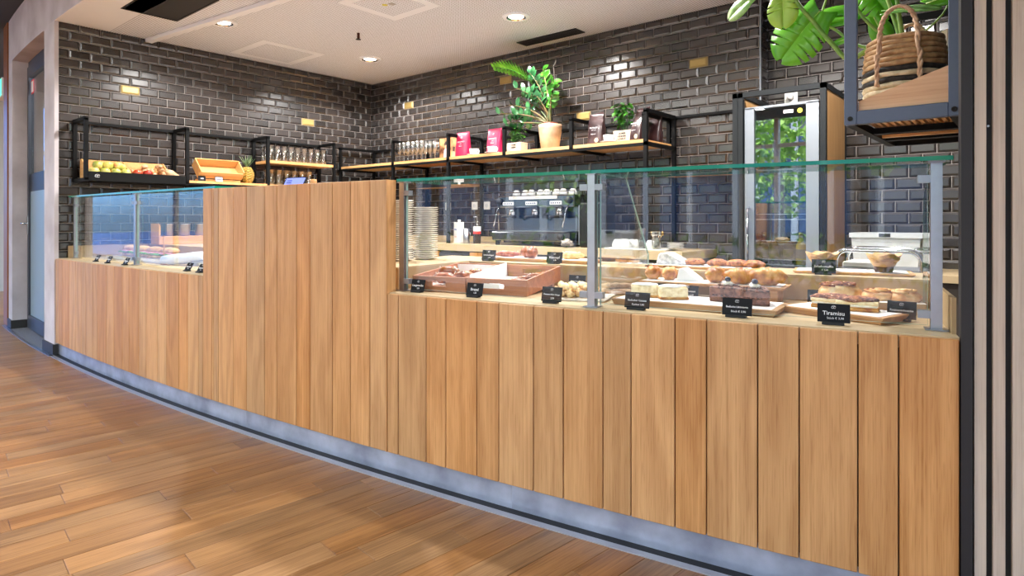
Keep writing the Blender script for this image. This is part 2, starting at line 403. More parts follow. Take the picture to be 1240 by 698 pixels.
def tile_wall(wall, T, rz, length, joint0, golds, keyf, zmin=.72, top=2.72, first=.064, par=0):
    """running-bond tiles in the wall's own plane: u along the wall, z up"""
    rows = []; z1 = top; h = first; r = 0; allt = []
    while z1 > zmin:
        z0 = z1-h
        off = joint0+(TW/2 if (r+par) % 2 else 0)
        u = off-TW*math.ceil(off/TW)
        while u < length-.004:
            a, b = max(u, 0), min(u+TW, length)
            if b-a > .012: allt.append((a, z0, b-a, h))
            u += TW
        z1 = z0; h = THt; r += 1
    def world(u, z): return T @ Vector((u, 0, z))
    allt.sort(key=lambda t: keyf(world(t[0]+t[2]/2, t[1])))
    mb = MB(); ng = 0
    for i, (u, z, w, h) in enumerate(allt):
        gold = any(abs(u+w/2-gu) < TW/2 and abs(z+h/2-gz) < THt/2 for gu, gz in golds)
        if i < 299 or gold:
            o = obj('tile', tile_mesh(w, h, tile_gold if gold else tile_m), None, wall, T @ Vector((u, 0, z)))
            o.rotation_euler = (R(random.gauss(0, .10)), R(random.gauss(0, .08)), rz+R(random.gauss(0, .10)))
            if gold: o['label'] = 'gold glazed tile among the dark ones'
        else:
            v, f = tile_geo(w, h); mb.T = Matrix.Translation(T @ Vector((u, 0, z))) @ Matrix.Rotation(rz, 4, 'Z')
            mb.add(v, f)
    if mb.v: stuff('tiles_further_off', mb, tile_m, wall)
WX, WY, WY2, JX, CH = -6.114, 4.612, 4.752, -1.54, 2.72
def keyd(p): return (0 if p.z > 1.2 else 50)+p.x**2+p.y**2
wl_ = struct('wall_left', MB().box(WX-.25, WX, 1.47, 5.0, 0, 2.9), [grout])
T = Matrix.Translation((WX, 1.47, 0)) @ Matrix.Rotation(R(90), 4, 'Z')
tile_wall(wl_, T, R(90), WY-1.47, 1.63-1.47, [(2.009-1.47, 2.251), (3.74-1.47, 2.166)], keyd)
wb_ = struct('wall_back', MB().box(WX-.25, JX, WY, 5.0, 0, 2.9), [grout])
T = Matrix.Translation((WX, WY, 0))
tile_wall(wb_, T, 0, JX-WX, .0, [(-5.448-WX, 2.39), (-2.016-WX, 2.323), (-3.028-WX, 2.002), (-3.925-WX, 2.475)], keyd)
wr_ = struct('wall_recess', MB().box(JX-.02, .2, WY2, 5.0, 0, 2.9), [grout])
T = Matrix.Translation((JX, WY2, 0))
tile_wall(wr_, T, 0, 1.45, -.867-JX-.004, [], keyd, par=0)
mb = MB(); mb.T = Matrix.Translation((JX, WY, 0)) @ Matrix.Rotation(R(90), 4, 'Z')
for r in range(26):
    v, f = tile_geo(.135, .0755); v = [(a, b, c+2.656-THt*r) for a, b, c in v]; mb.add(v, f)
stuff('tiles_on_return', mb, tile_m, wr_)
struct('trim_3', MB().box(JX-.004, JX+.006, WY-.012, WY+.004, .7, CH).box(JX, JX+.007, WY2-.014, WY2-.004, .7, CH).box(WX+.001, WX+.008, WY-.008, WY-.001, .7, CH), alu)

# --- ceilings
cl = struct('ceiling', arcprism(MB(), -.31, 6.2, .101, 3.3, CH, CH+.12), ceil_m)
struct('ceiling_border', arcprism(MB(), -.285, 6.2, -.028, .36, CH-.003, CH+.001), plaster)
struct('ceiling_hall', MB().box(-14, 6, -4.6, 5.2, 3.14, 3.3), M('dark_grey_ceiling', (58, 60, 68), .8))

# --- concrete front: header over the bar, pillar, wall round the door
struct('wall_front', arcprism(arcprism(MB(), -.60, -.315, -.03, .16, 0, CH), -.315, -.287, -.03, .0, 0, CH), concrete)
struct('wall_header', arcprism(arcprism(MB(), -2.30, 6.6, -.03, .10, CH, 3.14), -2.063, -.60, -.03, .16, 2.70, CH), concrete)
struct('wall_jamb', arcprism(MB(), -2.30, -2.063, -.03, .16, 0, CH), concrete)
struct('baseboard_pillar', arcprism(arcprism(MB(), -.61, -.285, -.042, -.03, 0, .085), -.285, -.279, -.042, -.005, 0, .085), M('black_skirting', (34, 30, 30), .5))
struct('baseboard_jamb', arcprism(arcprism(MB(), -2.30, -2.05, -.042, -.03, 0, .085), -2.063, -2.051, -.03, .10, 0, .085), M('black_skirting', (34, 30, 30), .5))
struct('trim_4', arcprism(MB(), -2.4, -.24, -.075, -.045, -.01, .004), steel)
struct('floor_threshold', arcprism(MB(), -2.05, -.61, -.045, .3, -.01, .003), granite)
# glass door in its frame
dframe = M('dark_door_frame', (56, 60, 72), .4)
dr = struct('door_1', arcprism(arcprism(arcprism(MB(), -2.06, -2.025, .10, .15, .003, 2.70), -.635, -.60, .10, .15, .003, 2.70), -2.06, -.60, .10, .15, 2.64, 2.70), dframe)
obj('leaf_frame', arcprism(arcprism(arcprism(arcprism(MB(), -2.02, -1.955, .085, .14, .01, 2.635), -.70, -.64, .085, .14, .01, 2.635), -1.955, -.70, .085, .14, .01, .14), -1.955, -.70, .085, .14, 2.53, 2.635), dframe, dr)
obj('door_pane', arcprism(MB(), -1.955, -.70, .108, .116, .14, 2.53), glassmat('door_glass', (.84, .88, .88), .10), dr)
obj('frosted_film', arcprism(MB(), -1.955, -.70, .103, .107, .14, 1.38), M('frosted_film', (132, 152, 166), .35), dr)
obj('film_band', arcprism(MB(), -1.955, -.70, .103, .107, 1.38, 1.56), M('dark_film', (44, 48, 58), .5), dr)
hd = MB(); p = A(-1.985, .085, 1.06)
hd.tube([p, p+Vector((0, -.055, 0)), p+Vector((.02, -.06, 0)), p+Vector((.13, -.06, 0))], .009, 8).box(p.x-.02, p.x+.02, p.y-.006, p.y, .95, 1.13)
obj('door_handle', hd, chrome, dr)
st = arcprism(MB(), -1.945, -1.815, .1066, .1076, 2.36, 2.50); obj('sticker_border', st, M('red_sticker', (206, 40, 52), .5), dr)
obj('sticker', arcprism(MB(), -1.93, -1.83, .1058, .1065, 2.375, 2.485), white_paper, dr)
struct('wall_corridor', arcprism(MB(), -3.2, -.64, 1.2, 1.3, 0, 3.0), M('grey_beige_plaster', (150, 146, 138), .8))
struct('trim_5', arcprism(MB(), -2.62, -2.33, -.04, .1, 0, 3.14), wood('warm_brown_post', (128, 74, 34), (160, 98, 50), 'Z', var=.02))
struct('wall_far', MB().box(-12.4, -12.2, 1.65, 4.2, 0, 3.14), M('pale_grey_wall', (186, 184, 182), .8))
t = thing('exit_sign', 'green illuminated exit sign by the brown post at far end of hall', 'sign', A(-3.0, -.02, 2.45), TH(-3.0))
obj('housing', MB().box(-.2, .2, -.02, .03, 0, .2), plaster, t)
obj('sign_panel', MB().box(-.19, .19, -.024, -.02, .01, .19), M('exit_green', (90, 220, 190), .4, emit=.9), t)
t['kind'] = 'thing'

m = MB()
for k in range(6): m.box(-13.1, -12.98, -4.45+1.2*k, -4.39+1.2*k, 0, 3.14)
m.box(-13.1, -12.98, -4.45, 1.6, 0, .10).box(-13.1, -12.98, -4.45, 1.6, 2.2, 2.26)
w2 = struct('window_unseen', m, M('white_window_frame', (214, 216, 220), .4))  # unseen end glazing, added and tinted to turn display reflections light blue
for k in range(5): obj('pane', MB().box(-13.05, -13.04, -4.385+1.2*k, -3.255+1.2*k, .10, 3.1), glassmat('reflection_tint_glass', (.34, .52, .80), .05), w2)
lamp('corridor_fill', 'POINT', A(-1.4, .75, 2.5), 70, (1, .97, .93), .15)  # unseen lamp added to brighten what shows through the door glass
# --- right: end wall of the bar with black post and pale slats in front
struct('wall_right', MB().box(-.15, .25, 2.09, 4.76, 0, 2.72), M('dark_end_wall', (40, 38, 38), .6))
ws = struct('wall_slatted', arcprism(MB(), 5.69, 6.4, .0, .06, 0, 2.72), black_matt)
obj('black_post', arcprism(MB(), 5.685, 5.7095, -.03, .02, 0, 2.72), M('black_post_paint', (24, 19, 22), .6), ws)
s = 5.7146
for k in range(14):
    obj('slat', arcprism(MB(), s, s+.0252, -.018, 0, 0, 2.72, 1), oak_pale, ws); s += .0252+.0142+.0007*k
obj('screw', MB().lathe([(.003, 0), (.003, .003)], n=8), steel, ws, A(5.746, -.001, 1.345), rot=(R(90), 0, TH(5.75)))
# ================================================================ the bar: three units on one curved front
def plank_run(parent, bounds, z0, z1, d0=-.022, d1=-.002, gap=.0035):
    for a, b in zip(bounds[:-1], bounds[1:]):
        w = (b-a)-gap; sm = (a+b)/2; h = z1-z0
        m = MB().box(-w/2, w/2, 0, d1-d0, 0, h)
        obj('plank', m, oak, parent, A(sm, d0, z0), TH(sm), bevel=.0022)
RB = [3.679, 3.743, 3.897, 4.0, 4.152, 4.254, 4.406, 4.528, 4.68, 4.781, 4.93, 5.03, 5.182, 5.297, 5.448, 5.546, 5.684]
MBD = [2.226, 2.322, 2.337, 2.388, 2.536, 2.657, 2.815, 2.918, 3.073, 3.174, 3.331, 3.451, 3.575, 3.672]
LB = [-.285, -.19, -.089, .083, .244, .37, .468, .619, .715, .88, 1.013, 1.16, 1.269, 1.417, 1.524, 1.677, 1.799, 1.953, 2.056, 2.177, 2.226]
core = M('dark_carcass', (60, 52, 46), .7)
def counter(name, label, s0, s1, bounds, tiers, ext=None):
    t = thing(name, label, 'counter')
    plank_run(t, bounds, .100, .781)
    obj('carcass', arcprism(MB(), s0, s1, 0.0, .93, .108, .745), core, t)
    wt = arcprism(MB(), s0, s1, -.006, .95, .745, .785)
    if ext:
        arcprism(wt, ext, s0-.0005, .045, .95, .745, .785); obj('side_carcass', arcprism(MB(), ext, s0-.002, .06, .93, 0, .745), core, t)
    if s0 < 0: arcprism(wt, s0, .40, .9505, 1.10, .745, .785)
    obj('worktop', wt, beige_top, t)
    for k, (a, b, d0, d1) in enumerate(tiers):
        obj('riser', arcprism(MB(), a, b, d0, d1, .785, .877), beige_side, t)
        obj('riser_top', arcprism(MB(), a, b, d0-.004, d1, .877, .885), beige_top, t)
    return t
ct = counter('display_counter', 'long oak-planked counter below the pastry glass, beside the slatted wall', 3.679, 5.684, RB,
             [(3.245, 3.64, .09, .95), (3.6401, 5.684, .62, .95)], 3.24)
obj('end_panel', arcprism(MB(), 5.673, 5.684, .05, .62, .785, .885), beige_side, ct)
ct2 = counter('display_counter', 'oak-planked counter with narrow planks beside the concrete pillar', -.285, 2.226, LB,
              [(.401, 2.226, .66, .95), (-.285, .40, .66, 1.10)])
obj('end_panel', arcprism(MB(), -.275, -.262, .06, .66, .785, .885), beige_side, ct2)
t = thing('screen_cabinet', 'tall oak-planked cabinet between the two glass displays', 'cabinet')
plank_run(t, MBD, .100, 1.272)
obj('back_board', arcprism(MB(), 2.228, 3.6705, -.001, .034, .108, 1.268), oak_side, t)
obj('carcass', arcprism(MB(), 2.235, 3.21, .035, .30, .0, 1.22), core, t)
e = MB(); w = .055; e.box(-.006, 0, -.0215, w-.021, 0, 1.172)
obj('end_board', e, oak, t, A(3.6775, 0, .1), TH(3.6775))

# --- glass displays: flat panes between steel posts, a sheet of glass on top
def pane_between(p, q, z0, z1, th, name, parent, mats):
    d = (q-p); L = d.length; rz = math.atan2(d.y, d.x)
    m = MB(); x0, x1, y0, y1 = 0, L, 0, th
    v = [(x, y, z) for x in (x0, x1) for y in (y0, y1) for z in (z0, z1)]
    m.add(v, [(0, 4, 5, 1), (2, 3, 7, 6)]); m.mat = 1
    m.add(v, [(0, 1, 3, 2), (4, 6, 7, 5), (0, 2, 6, 4), (1, 5, 7, 3)])
    return obj(name, m, mats, parent, (p.x, p.y, 0), rz)
def sheet(pts, z0, z1, name, parent, mats):
    m = MB(); n = len(pts); v = [(p.x, p.y, z0) for p in pts]+[(p.x, p.y, z1) for p in pts]
    m.add(v, [list(range(n))[::-1], list(range(n, 2*n))]); m.mat = 1
    m.add(v, [(i, (i+1) % n, n+(i+1) % n, n+i) for i in range(n)])
    return obj(name, m, mats, parent)
GM = [clear_front, glass_edge]; GE = [clear_front, M('pale_glass_edge', (150, 190, 180), .15)]
def case(name, label, posts, s0, s1, dtop0, dtop1, ztop, dividers, front_extra=None):
    t = thing(name, label, 'display case')
    for k, (s, d) in enumerate(posts):
        p = A(s, d, 0)
        pm = MB().box(-.014, .014, -.010, .018, .789, ztop-.012)
        po = obj('post', pm, steel, t, p, TH(s)); obj('foot_plate', MB().box(-.028, .028, -.02, .03, .7856, .789), steel, po)
        obj('cap_plate', MB().box(-.02, .02, -.016, .03, ztop-.012, ztop-.0085), alu, po)
        for sg in ((1,) if k == 0 else (-1,) if k == len(posts)-1 and not front_extra else (-1, 1)):
            for z in (.818, 1.205):
                obj('clamp', MB().box(min(0, sg*.03)+sg*.0145, max(0, sg*.03)+sg*.0145, -.012, .013, z, z+.022), alu, po)
    for (a, da), (b, db) in zip(posts[:-1], posts[1:]):
        pa, pb = A(a, da, 0), A(b, db, 0); u = (pb-pa).normalized()
        pane_between(pa+u*.02, pb-u*.02, .797, ztop-.012, .007, 'front_pane', t, GE)
    if front_extra:
        pa, pb = A(*posts[-1], 0), A(*front_extra, 0); u = (pb-pa).normalized()
        pane_between(pa+u*.02, pb, .797, ztop-.012, .007, 'front_pane', t, GE)
    edges = [s0]+[s for s, d in posts[1:-1]]+[s1] if not front_extra else [s0, posts[-1][0], s1]
    for a, b in zip(edges[:-1], edges[1:]):
        a2 = a+.0015
        sheet([A(a2, dtop0(a2), 0), A(b, dtop0(b), 0), A(b, dtop1, 0), A(a2, dtop1, 0)], ztop-.0085, ztop+.0035, 'top_pane', t, GM)
    for s, d0, d1, zt, cut in dividers:
        # upright glass divider with a sloping upper edge
        prof = [(d0, .79), (d1, .79), (d1, zt), (d0+cut, ztop-.01), (d0, ztop-.01)]
        m = MB(); n = len(prof)
        v = [(0, d, z) for d, z in prof]+[(.006, d, z) for d, z in prof]
        m.add(v, [list(range(n)), list(range(n, 2*n))[::-1]]); m.mat = 1; m.add(v, [(i, n+i, n+(i+1) % n, (i+1) % n) for i in range(n)])
        obj('divider_pane', m, GE, t, A(s, 0, 0), TH(s))
    return t
dg = case('glass_display_case', 'long glass pastry display with green-edged top beside the slatted wall', [(3.686, .071), (4.61, .047), (5.643, .103)],
          3.684, 5.678, lambda s: .03 if s < 5 else .055, .33, 1.2735, [(4.628, .075, .60, .95, .26), (5.650, .125, .60, 1.17, .3)])
dg2 = case('glass_display_case', 'glass sandwich display beside the concrete pillar', [(-.245+.03, .095), (1.045, .105)], -.215, 2.222, lambda s: .05, .36, 1.288,
           [(-.165, .12, .58, 1.2, .4), (2.16, .12, .60, .98, .06)], front_extra=(2.222, .115))

# ================================================================ price signs
def place(s, d, z, rot=0): return A(s, d, z+.0006), TH(s)+rot
def emblem(parent, loc, size, mat, rot=(R(90), 0, 0)):
    m = MB()
    for sx in (-.5, .5):
        ring = [(sx*size+.55*size*math.cos(a), .55*size*math.sin(a), 0) for a in [2*math.pi*k/14+.2 for k in range(13)]]
        m.tube(ring, size*.09, 4)
    m.tube([(-.95*size, .6*size, 0), (-.3*size, .95*size, 0), (.3*size, .95*size, 0), (.95*size, .6*size, 0)], size*.07, 4)
    return obj('emblem', m, mat, parent, loc, rot=rot)
def price_sign(s, d, z, lines, label, w=.088, h=.052, rot=0, tilt=14):
    loc, rz = place(s, d, z, rot)
    t = thing('price_sign', label, 'price sign', loc, rz, 'price signs in the glass displays')
    c = obj('card', MB().box(-w/2, w/2, 0, .0016, 0, h), black_card, t, (0, 0, .006), rot=(R(-tilt), 0, 0))
    obj('foot', MB().box(-w*.36, w*.32, -.012, .014, 0, .007), black_matt, t)
    y = -.0008
    emblem(c, (0, y, h*.80), h*.10, text_white)
    if lines[0]: text(lines[0], min(h*.30, w*1.75/max(6, len(lines[0]))), text_white, c, (0, y, h*.48), bold=.0001)
    if len(lines) > 1 and lines[1]: text(lines[1], h*.16, text_white, c, (w*.05, y, h*.22))
    return t
price_sign(3.779, .058, .785, ('Laugenecke', '2,20'), 'black price sign reading Laugenecke in front of the reddish tray nearest the tall cabinet', .075, .05)
price_sign(4.086, .052, .785, ('Brezel', '1,60'), 'black price sign reading Brezel in front of the tray with white label', .08, .052)
price_sign(4.437, .058, .785, ('Tomaten-Käse Stange', '2,90'), 'black price sign in front of the pale cheese pastry sticks', .085, .055)
price_sign(4.772, .060, .785, ('Badischer Cassata', 'Kuchen 3,80'), 'black price sign in front of the two cream cake slices', .09, .055)
price_sign(5.106, .062, .785, ('Badische Likörtorte', 'Stück € 3,90'), 'black price sign in front of the chocolate cake slices', .092, .056)
price_sign(5.384, .062, .785, ('Tiramisu', 'Stück € 3,90'), 'black price sign reading Tiramisu in front of the cocoa-dusted slices', .088, .056, rot=.05)
price_sign(5.565, .24, .785, ('Rosinenschnecke', '€ 2,60'), 'black price sign reading Rosinenschnecke in front of the pale block', .078, .055, rot=-.18)
price_sign(4.30, .56, .785, ('Spinat-Käse Stange', ''), 'black price sign at back, behind the cheese pastry sticks', .085, .055)
price_sign(4.849, .43, .785, ('Butter Croissant', 'France 2,40'), 'black price sign reading Butter Croissant between cream cake and chocolate cake', .085, .055)
price_sign(3.735, .655, .885, ('Schinkenlaugen', '3,40'), 'black price sign on the upper step before the seeded roll', .085, .052)
price_sign(4.13, .655, .885, ('Käsezopf', '2,80'), 'black price sign on the upper step before the pale plaited pastry', .085, .052)
price_sign(5.325, .665, .885, ('Schokomuffin', '€ 3,60'), 'black price sign reading Schokomuffin on the upper step', .085, .054)
price_sign(4.735, .40, .785, ('Quarkkuchen', ''), 'black price sign mostly hidden behind the two cream cake slices', .085, .055)
price_sign(5.325, .46, .785, ('Apfelschnecke', ''), 'black price sign mostly hidden behind the tiramisu slice', .085, .055)
for s, d, lab in ((.443, .05, 'small dark sign at foot of sandwich glass, first from the pillar'), (.70, .045, 'small dark sign at foot of sandwich glass, second from the pillar'),
                  (1.0, .05, 'small dark sign at foot of sandwich glass, just before the glass joint'), (1.86, .07, 'tilted dark sign by the tall cabinet, further from it'),
                  (2.03, .06, 'tilted dark sign by the tall cabinet, next to it')):
    price_sign(s, d, .785, ('Baguette', '4,20'), lab, .07, .05, tilt=30)

# ================================================================ pastry and its boards
crust = M2('golden_crust', (158, 84, 28), (220, 158, 76), 22, .36, .6, rough=.42, c3=(238, 196, 126), bump=.4)
crust_d = M2('brown_lye_crust', (104, 48, 20), (166, 88, 38), 30, .35, .62, rough=.3, bump=.25)
crumb = M2('pale_crumb', (216, 186, 130), (246, 228, 184), 50, .35, .6, rough=.7, bump=.4)
salt = M('salt_and_seed', (244, 236, 220), .6)
choc = M2('chocolate_sponge', (88, 50, 38), (138, 88, 68), 60, .35, .6, rough=.6, bump=.4)
choc_s = M2('chocolate_shavings', (62, 34, 26), (150, 98, 78), 110, .4, .58, rough=.55, bump=.9)
cream = M2('whipped_cream', (238, 226, 200), (252, 246, 232), 50, rough=.6, bump=.3)
cocoa = M2('cocoa_dusting', (92, 44, 26), (178, 112, 76), 90, .4, .62, rough=.9, c3=(236, 214, 184), bump=.5)
muff = M2('muffin_crumb', (150, 100, 56), (206, 160, 104), 40, rough=.7, bump=.5)
muffd = M2('dark_muffin', (70, 42, 30), (112, 74, 52), 40, rough=.7, bump=.4)
baking_paper = M2('brown_baking_paper', (190, 146, 96), (218, 180, 130), 12, rough=.8)

def board(label, s, d, z, L, W, th, rot=0, mat=None, paper=True, cat='board', name='serving_board', feet=0):
    loc, rz = place(s, d, z, rot)
    t = thing(name, label, cat, loc, rz)
    m = MB(); hz = feet
    m.prism_y([(-L/2+.012, hz), (L/2-.012, hz), (L/2, hz+th), (-L/2, hz+th)], -W/2, W/2)
    obj('board_body', m, mat or oak_board, t, bevel=.002)
    if feet:
        for x in (-L/2+.05, L/2-.05): obj('foot', MB().box(x-.02, x+.02, -W/2+.01, W/2-.01, 0, feet), oak_board, t)
    if paper: obj('paper_liner', MB().box(-L/2+.015, L/2-.02, -W/2+.008, W/2-.006, hz+th, hz+th+.0012), white_paper, t)
    return t
def at(s, d, z, x, y, rot=0):
    loc, rz = place(s, d, z, rot); c, n = math.cos(rz), math.sin(rz)
    return (loc.x+x*c-y*n, loc.y+x*n+y*c, z), rz

# wooden trays with grip slots
def slot_panel(L, h, th, slot):
    m = MB(); a = slot/2
    m.box(-L/2, L/2, 0, th, 0, h*.38)
    m.box(-L/2, L/2, 0, th, h*.72, h)
    m.box(-L/2, -a, 0, th, h*.38, h*.72); m.box(a, L/2, 0, th, h*.38, h*.72)
    return m
def wooden_tray(label, s, d, L, W, rot, liner, sticker):
    loc, rz = place(s, d, .785, rot)
    t = thing('wooden_tray', label, 'tray', loc, rz); h = .066
    obj('base', MB().box(0.008, L-.008, .008, W-.008, 0, .008), walnut, t)
    obj('front_panel', slot_panel(L, h, .009, .07), walnut, t, (L/2, 0, 0)); obj('rear_panel', slot_panel(L, h, .009, .09), walnut, t, (L/2, W-.009, 0))
    for x in (0, L-.009): obj('side_panel', MB().box(x, x+.009, .009, W-.009, 0, h), walnut, t)
    if liner == 'wall':
        obj('paper_liner', MB().box(.012, L-.012, .012, W-.012, .008, .011).box(.010, .012, .012, W-.012, .008, h+.012), white_paper, t)
    else: obj('paper_liner', MB().box(.012, L-.012, .012, W-.012, .008, .011).box(.01, L-.01, W-.013, W-.0105, .008, h-.004), white_paper, t)
    t.rotation_euler = (R(4.5), 0, rz); obj('rear_foot', MB().box(.02, L-.02, W-.06, W-.03, -.026, 0), walnut, t)
    if sticker: obj('label_strip', MB().box(.075, .155, -.0012, 0, .026, .046), white_paper, t)
    return t
RT = R(8)
wooden_tray('reddish wooden tray with open grip slot, nearest the tall cabinet', 3.712, .108, .265, .40, RT, 'plain', False)
wooden_tray('reddish wooden tray with white label strip and paper liner', 3.982, .146, .28, .40, RT, 'wall', True)
def stick_pastry(name, label, cat, s, d, z, x, y, a, L, r, mats, seeds=8, group=None, base_rot=0, seed=1):
    p, rz = at(s, d, z, x, y, base_rot)
    t = thing(name, label, cat, p, rz+a, group)
    m = MB(); n = 12
    pts = [(-L/2+L*k/n, .006*math.sin(k*.8+seed), r*.8) for k in range(n+1)]
    m.tube(pts, [r*max(.25, math.sin(math.pi*(k+.35)/(n+.7))**.6)*(1+.04*math.sin(k*1.7)) for k in range(n+1)], 10)
    obj('crust', m, mats[0], t)
    c = MB(); c.lump((0, -.15*r, r*1.42), (L*.3, r*.33, r*.28), .4, seed, 10, 6)
    obj('split_crumb', c, mats[1], t)
    q = MB()
    for k in range(seeds):
        x_ = random.uniform(-L*.4, L*.4); y_ = random.uniform(-r*.5, r*.5)
        q.box(x_-.0015, x_+.0015, y_-.0015, y_+.0015, r*1.45, r*1.72)
    stuff('salt_grains', q, salt, t)
    return t
for k, (x, y, a, L, dz, lab) in enumerate(((.10, .10, .1, .12, 0.011, 'lye roll lying at the front grip slot of the open tray'), (.09, .16, -.2, .13, .03, 'glossy brown lye roll topmost in the open tray'),
        (.18, .14, .5, .11, .013, 'brown lye roll beside the white divider in the open tray'), (.20, .22, -.4, .10, .013, 'small lye roll at back of the open tray'))):
    stick_pastry('lye_roll', lab, 'pastry', 3.712, .108, .797+dz+y*.078, x, y, a, L, .026, (crust_d, crumb), 8, 'lye pastries in the open tray', RT, k)
for k, (x, y, a, lab) in enumerate(((.17, .12, .55, 'frontmost salted pretzel stick in the labelled tray'), (.20, .20, .75, 'middle salted pretzel stick in the labelled tray'), (.215, .30, .95, 'rearmost pretzel stick in the labelled tray'))):
    stick_pastry('pretzel_stick', lab, 'pastry', 3.982, .146, .806+y*.078, x, y, a, .14, .017, (crust_d, crumb), 14, 'pretzel sticks in the labelled tray', RT, k+5)
# upper step, seeded rolls
bd = board('oak board with seeded roll and pale plaited pastry on the upper step', 3.98, .79, .885, .62, .16, .016, R(-2))
stick_pastry('seeded_roll', 'brown seeded pretzel roll standing tilted on the upper board', 'pastry', 3.90, .77, .903, .02, 0, -.5, .135, .034, (crust_d, crumb), 26, None, 0, 3)
stick_pastry('ham_pastry', 'flat reddish ham pastry beside the seeded roll', 'pastry', 3.76, .78, .903, .01, 0, .1, .15, .018, (M2('ham_filling', (150, 70, 56), (206, 140, 110), 40, rough=.5), crumb), 6, None, 0, 4)
stick_pastry('plaited_pastry', 'pale plaited cheese pastry behind a sign on the upper board', 'pastry', 4.16, .78, .903, 0, 0, .05, .14, .022, (M2('pale_cheese_crust', (214, 170, 104), (240, 216, 160), 30, rough=.6), crumb), 8, None, 0, 6)
# cheese sticks
bd = board('flat pale tray of cheese pastry sticks beside the middle steel post', 4.46, .26, .785, .26, .22, .008, R(12), white_gloss, False, 'tray', 'serving_tray')
pale = M2('cheese_pastry', (206, 160, 98), (244, 222, 170), 34, .35, .62, rough=.65, bump=.5)
for k in range(9):
    x, y = -.085+.022*k, .02*math.sin(k*2.1); top = k >= 5
    if top: x = -.06+.035*(k-5)
    p, rz = at(4.46, .26, .794+(.026 if top else 0), x, y, R(12))
    t = thing('cheese_stick', ('pale cheese pastry stick in the upper layer of the pile' if top else 'pale cheese pastry stick in the lower layer of the pile'), 'pastry', p, rz+R(-62)+.12*math.sin(k*5), 'cheese sticks behind the middle post')
    m = MB(); n = 11
    pts = [(-.085+.17*i/n, .004*math.sin(i*1.7+k), .013+.003*math.sin(i*1.1+k)) for i in range(n+1)]
    m.tube(pts, [.0135*(1+.25*math.sin(i*2.7+k))*max(.4, math.sin(math.pi*(i+.5)/(n+1))**.4) for i in range(n+1)], 8)
    obj('pastry_body', m, pale, t)
# continue right of the post: a bundle of grey-beige sticks
for k in range(4):
    p, rz = at(4.555, .44, .785+(.024 if k > 2 else 0), -.035+.033*(k if k < 3 else 1), 0, R(-15))
    t = thing('wholegrain_stick', 'greyish wholegrain pastry stick in the small heap right of the middle post', 'pastry', p, rz+R(40), 'wholegrain sticks behind the divider')
    m = MB(); n = 9
    m.tube([(-.075+.15*i/n, 0, .013) for i in range(n+1)], [.013*(1+.2*math.sin(i*2.7+k))*max(.45, math.sin(math.pi*(i+.5)/(n+1))**.4) for i in range(n+1)], 8)
    obj('pastry_body', m, M2('grain_pastry', (160, 122, 88), (206, 174, 136), 36, rough=.7, bump=.4), t)
# cakes on the long front board
board('long oak board with white paper under both kinds of cake', 4.938, .245, .785, .58, .22, .022, R(-3.5))
def cream_slice(s, d, lab, rot):
    p, rz = place(s, d, .8085, rot)
    t = thing('cream_cake_slice', lab, 'cake', p, rz, 'cream cake slices on the long board')
    b = MB().box(-.05, .05, -.035, .035, 0, .046); obj('sponge', b, crumb, t, bevel=.006)
    obj('crumb_base', MB().box(-.052, .052, -.037, .037, 0, .010), crust, t, bevel=.003)
    obj('icing', MB().lump((0, 0, .046), (.051, .036, .006), .25, s, 14, 6), M('sugar_icing', (246, 242, 238), .5), t)
    return t
cream_slice(4.735, .255, 'cream cake slice nearest the middle post', R(20)); cream_slice(4.845, .245, 'cream cake slice with broken corner, second from middle post', R(28))
def choc_slice(s, d, lab, rot):
    p, rz = place(s, d, .8085, rot)
    t = thing('chocolate_cake_slice', lab, 'cake', p, rz, 'chocolate cake slices on the long board')
    pts = [(-.062, -.030), (-.022, -.046), (.022, -.046), (.062, -.030), (.014, .066), (-.014, .066)]
    for k, (z0, z1, mm) in enumerate(((0, .021, choc), (.021, .026, choc_s), (.026, .046, choc), (.046, .053, choc_s))):
        obj(('sponge_layer', 'cream_layer', 'sponge_layer', 'topping')[k], MB().prism(pts, z0, z1), mm, t, bevel=.002)
    q = MB()
    for i in range(46):
        y = random.uniform(-.035, .05); x = random.uniform(-1, 1)*(.045-.035*(y+.035)/.085); a = random.uniform(0, 3)
        q.T = Matrix.Translation((x, y, .055)) @ Matrix.Rotation(a, 4, 'Z') @ Matrix.Rotation(random.uniform(-.6, .6), 4, 'Y')
        q.box(-.007, .007, -.0022, .0022, -.001, .0015)
    stuff('shavings', q, choc_s, t)
    obj('cream_dab', MB().lump((.0, -.005, .062), (.018, .017, .009), .35, 3, 12, 6, 4), cream, t)
    b = MB(); b.lump((.0, -.005, .077), (.0105, .0105, .0095), .05, 2); obj('blueberry', b, M('blueberry', (34, 36, 64), .35), t)
choc_slice(5.035, .285, 'chocolate cake slice with blueberry, left of the pair', R(10)); choc_slice(5.135, .245, 'chocolate cake slice with blueberry, right of the pair', R(-14))
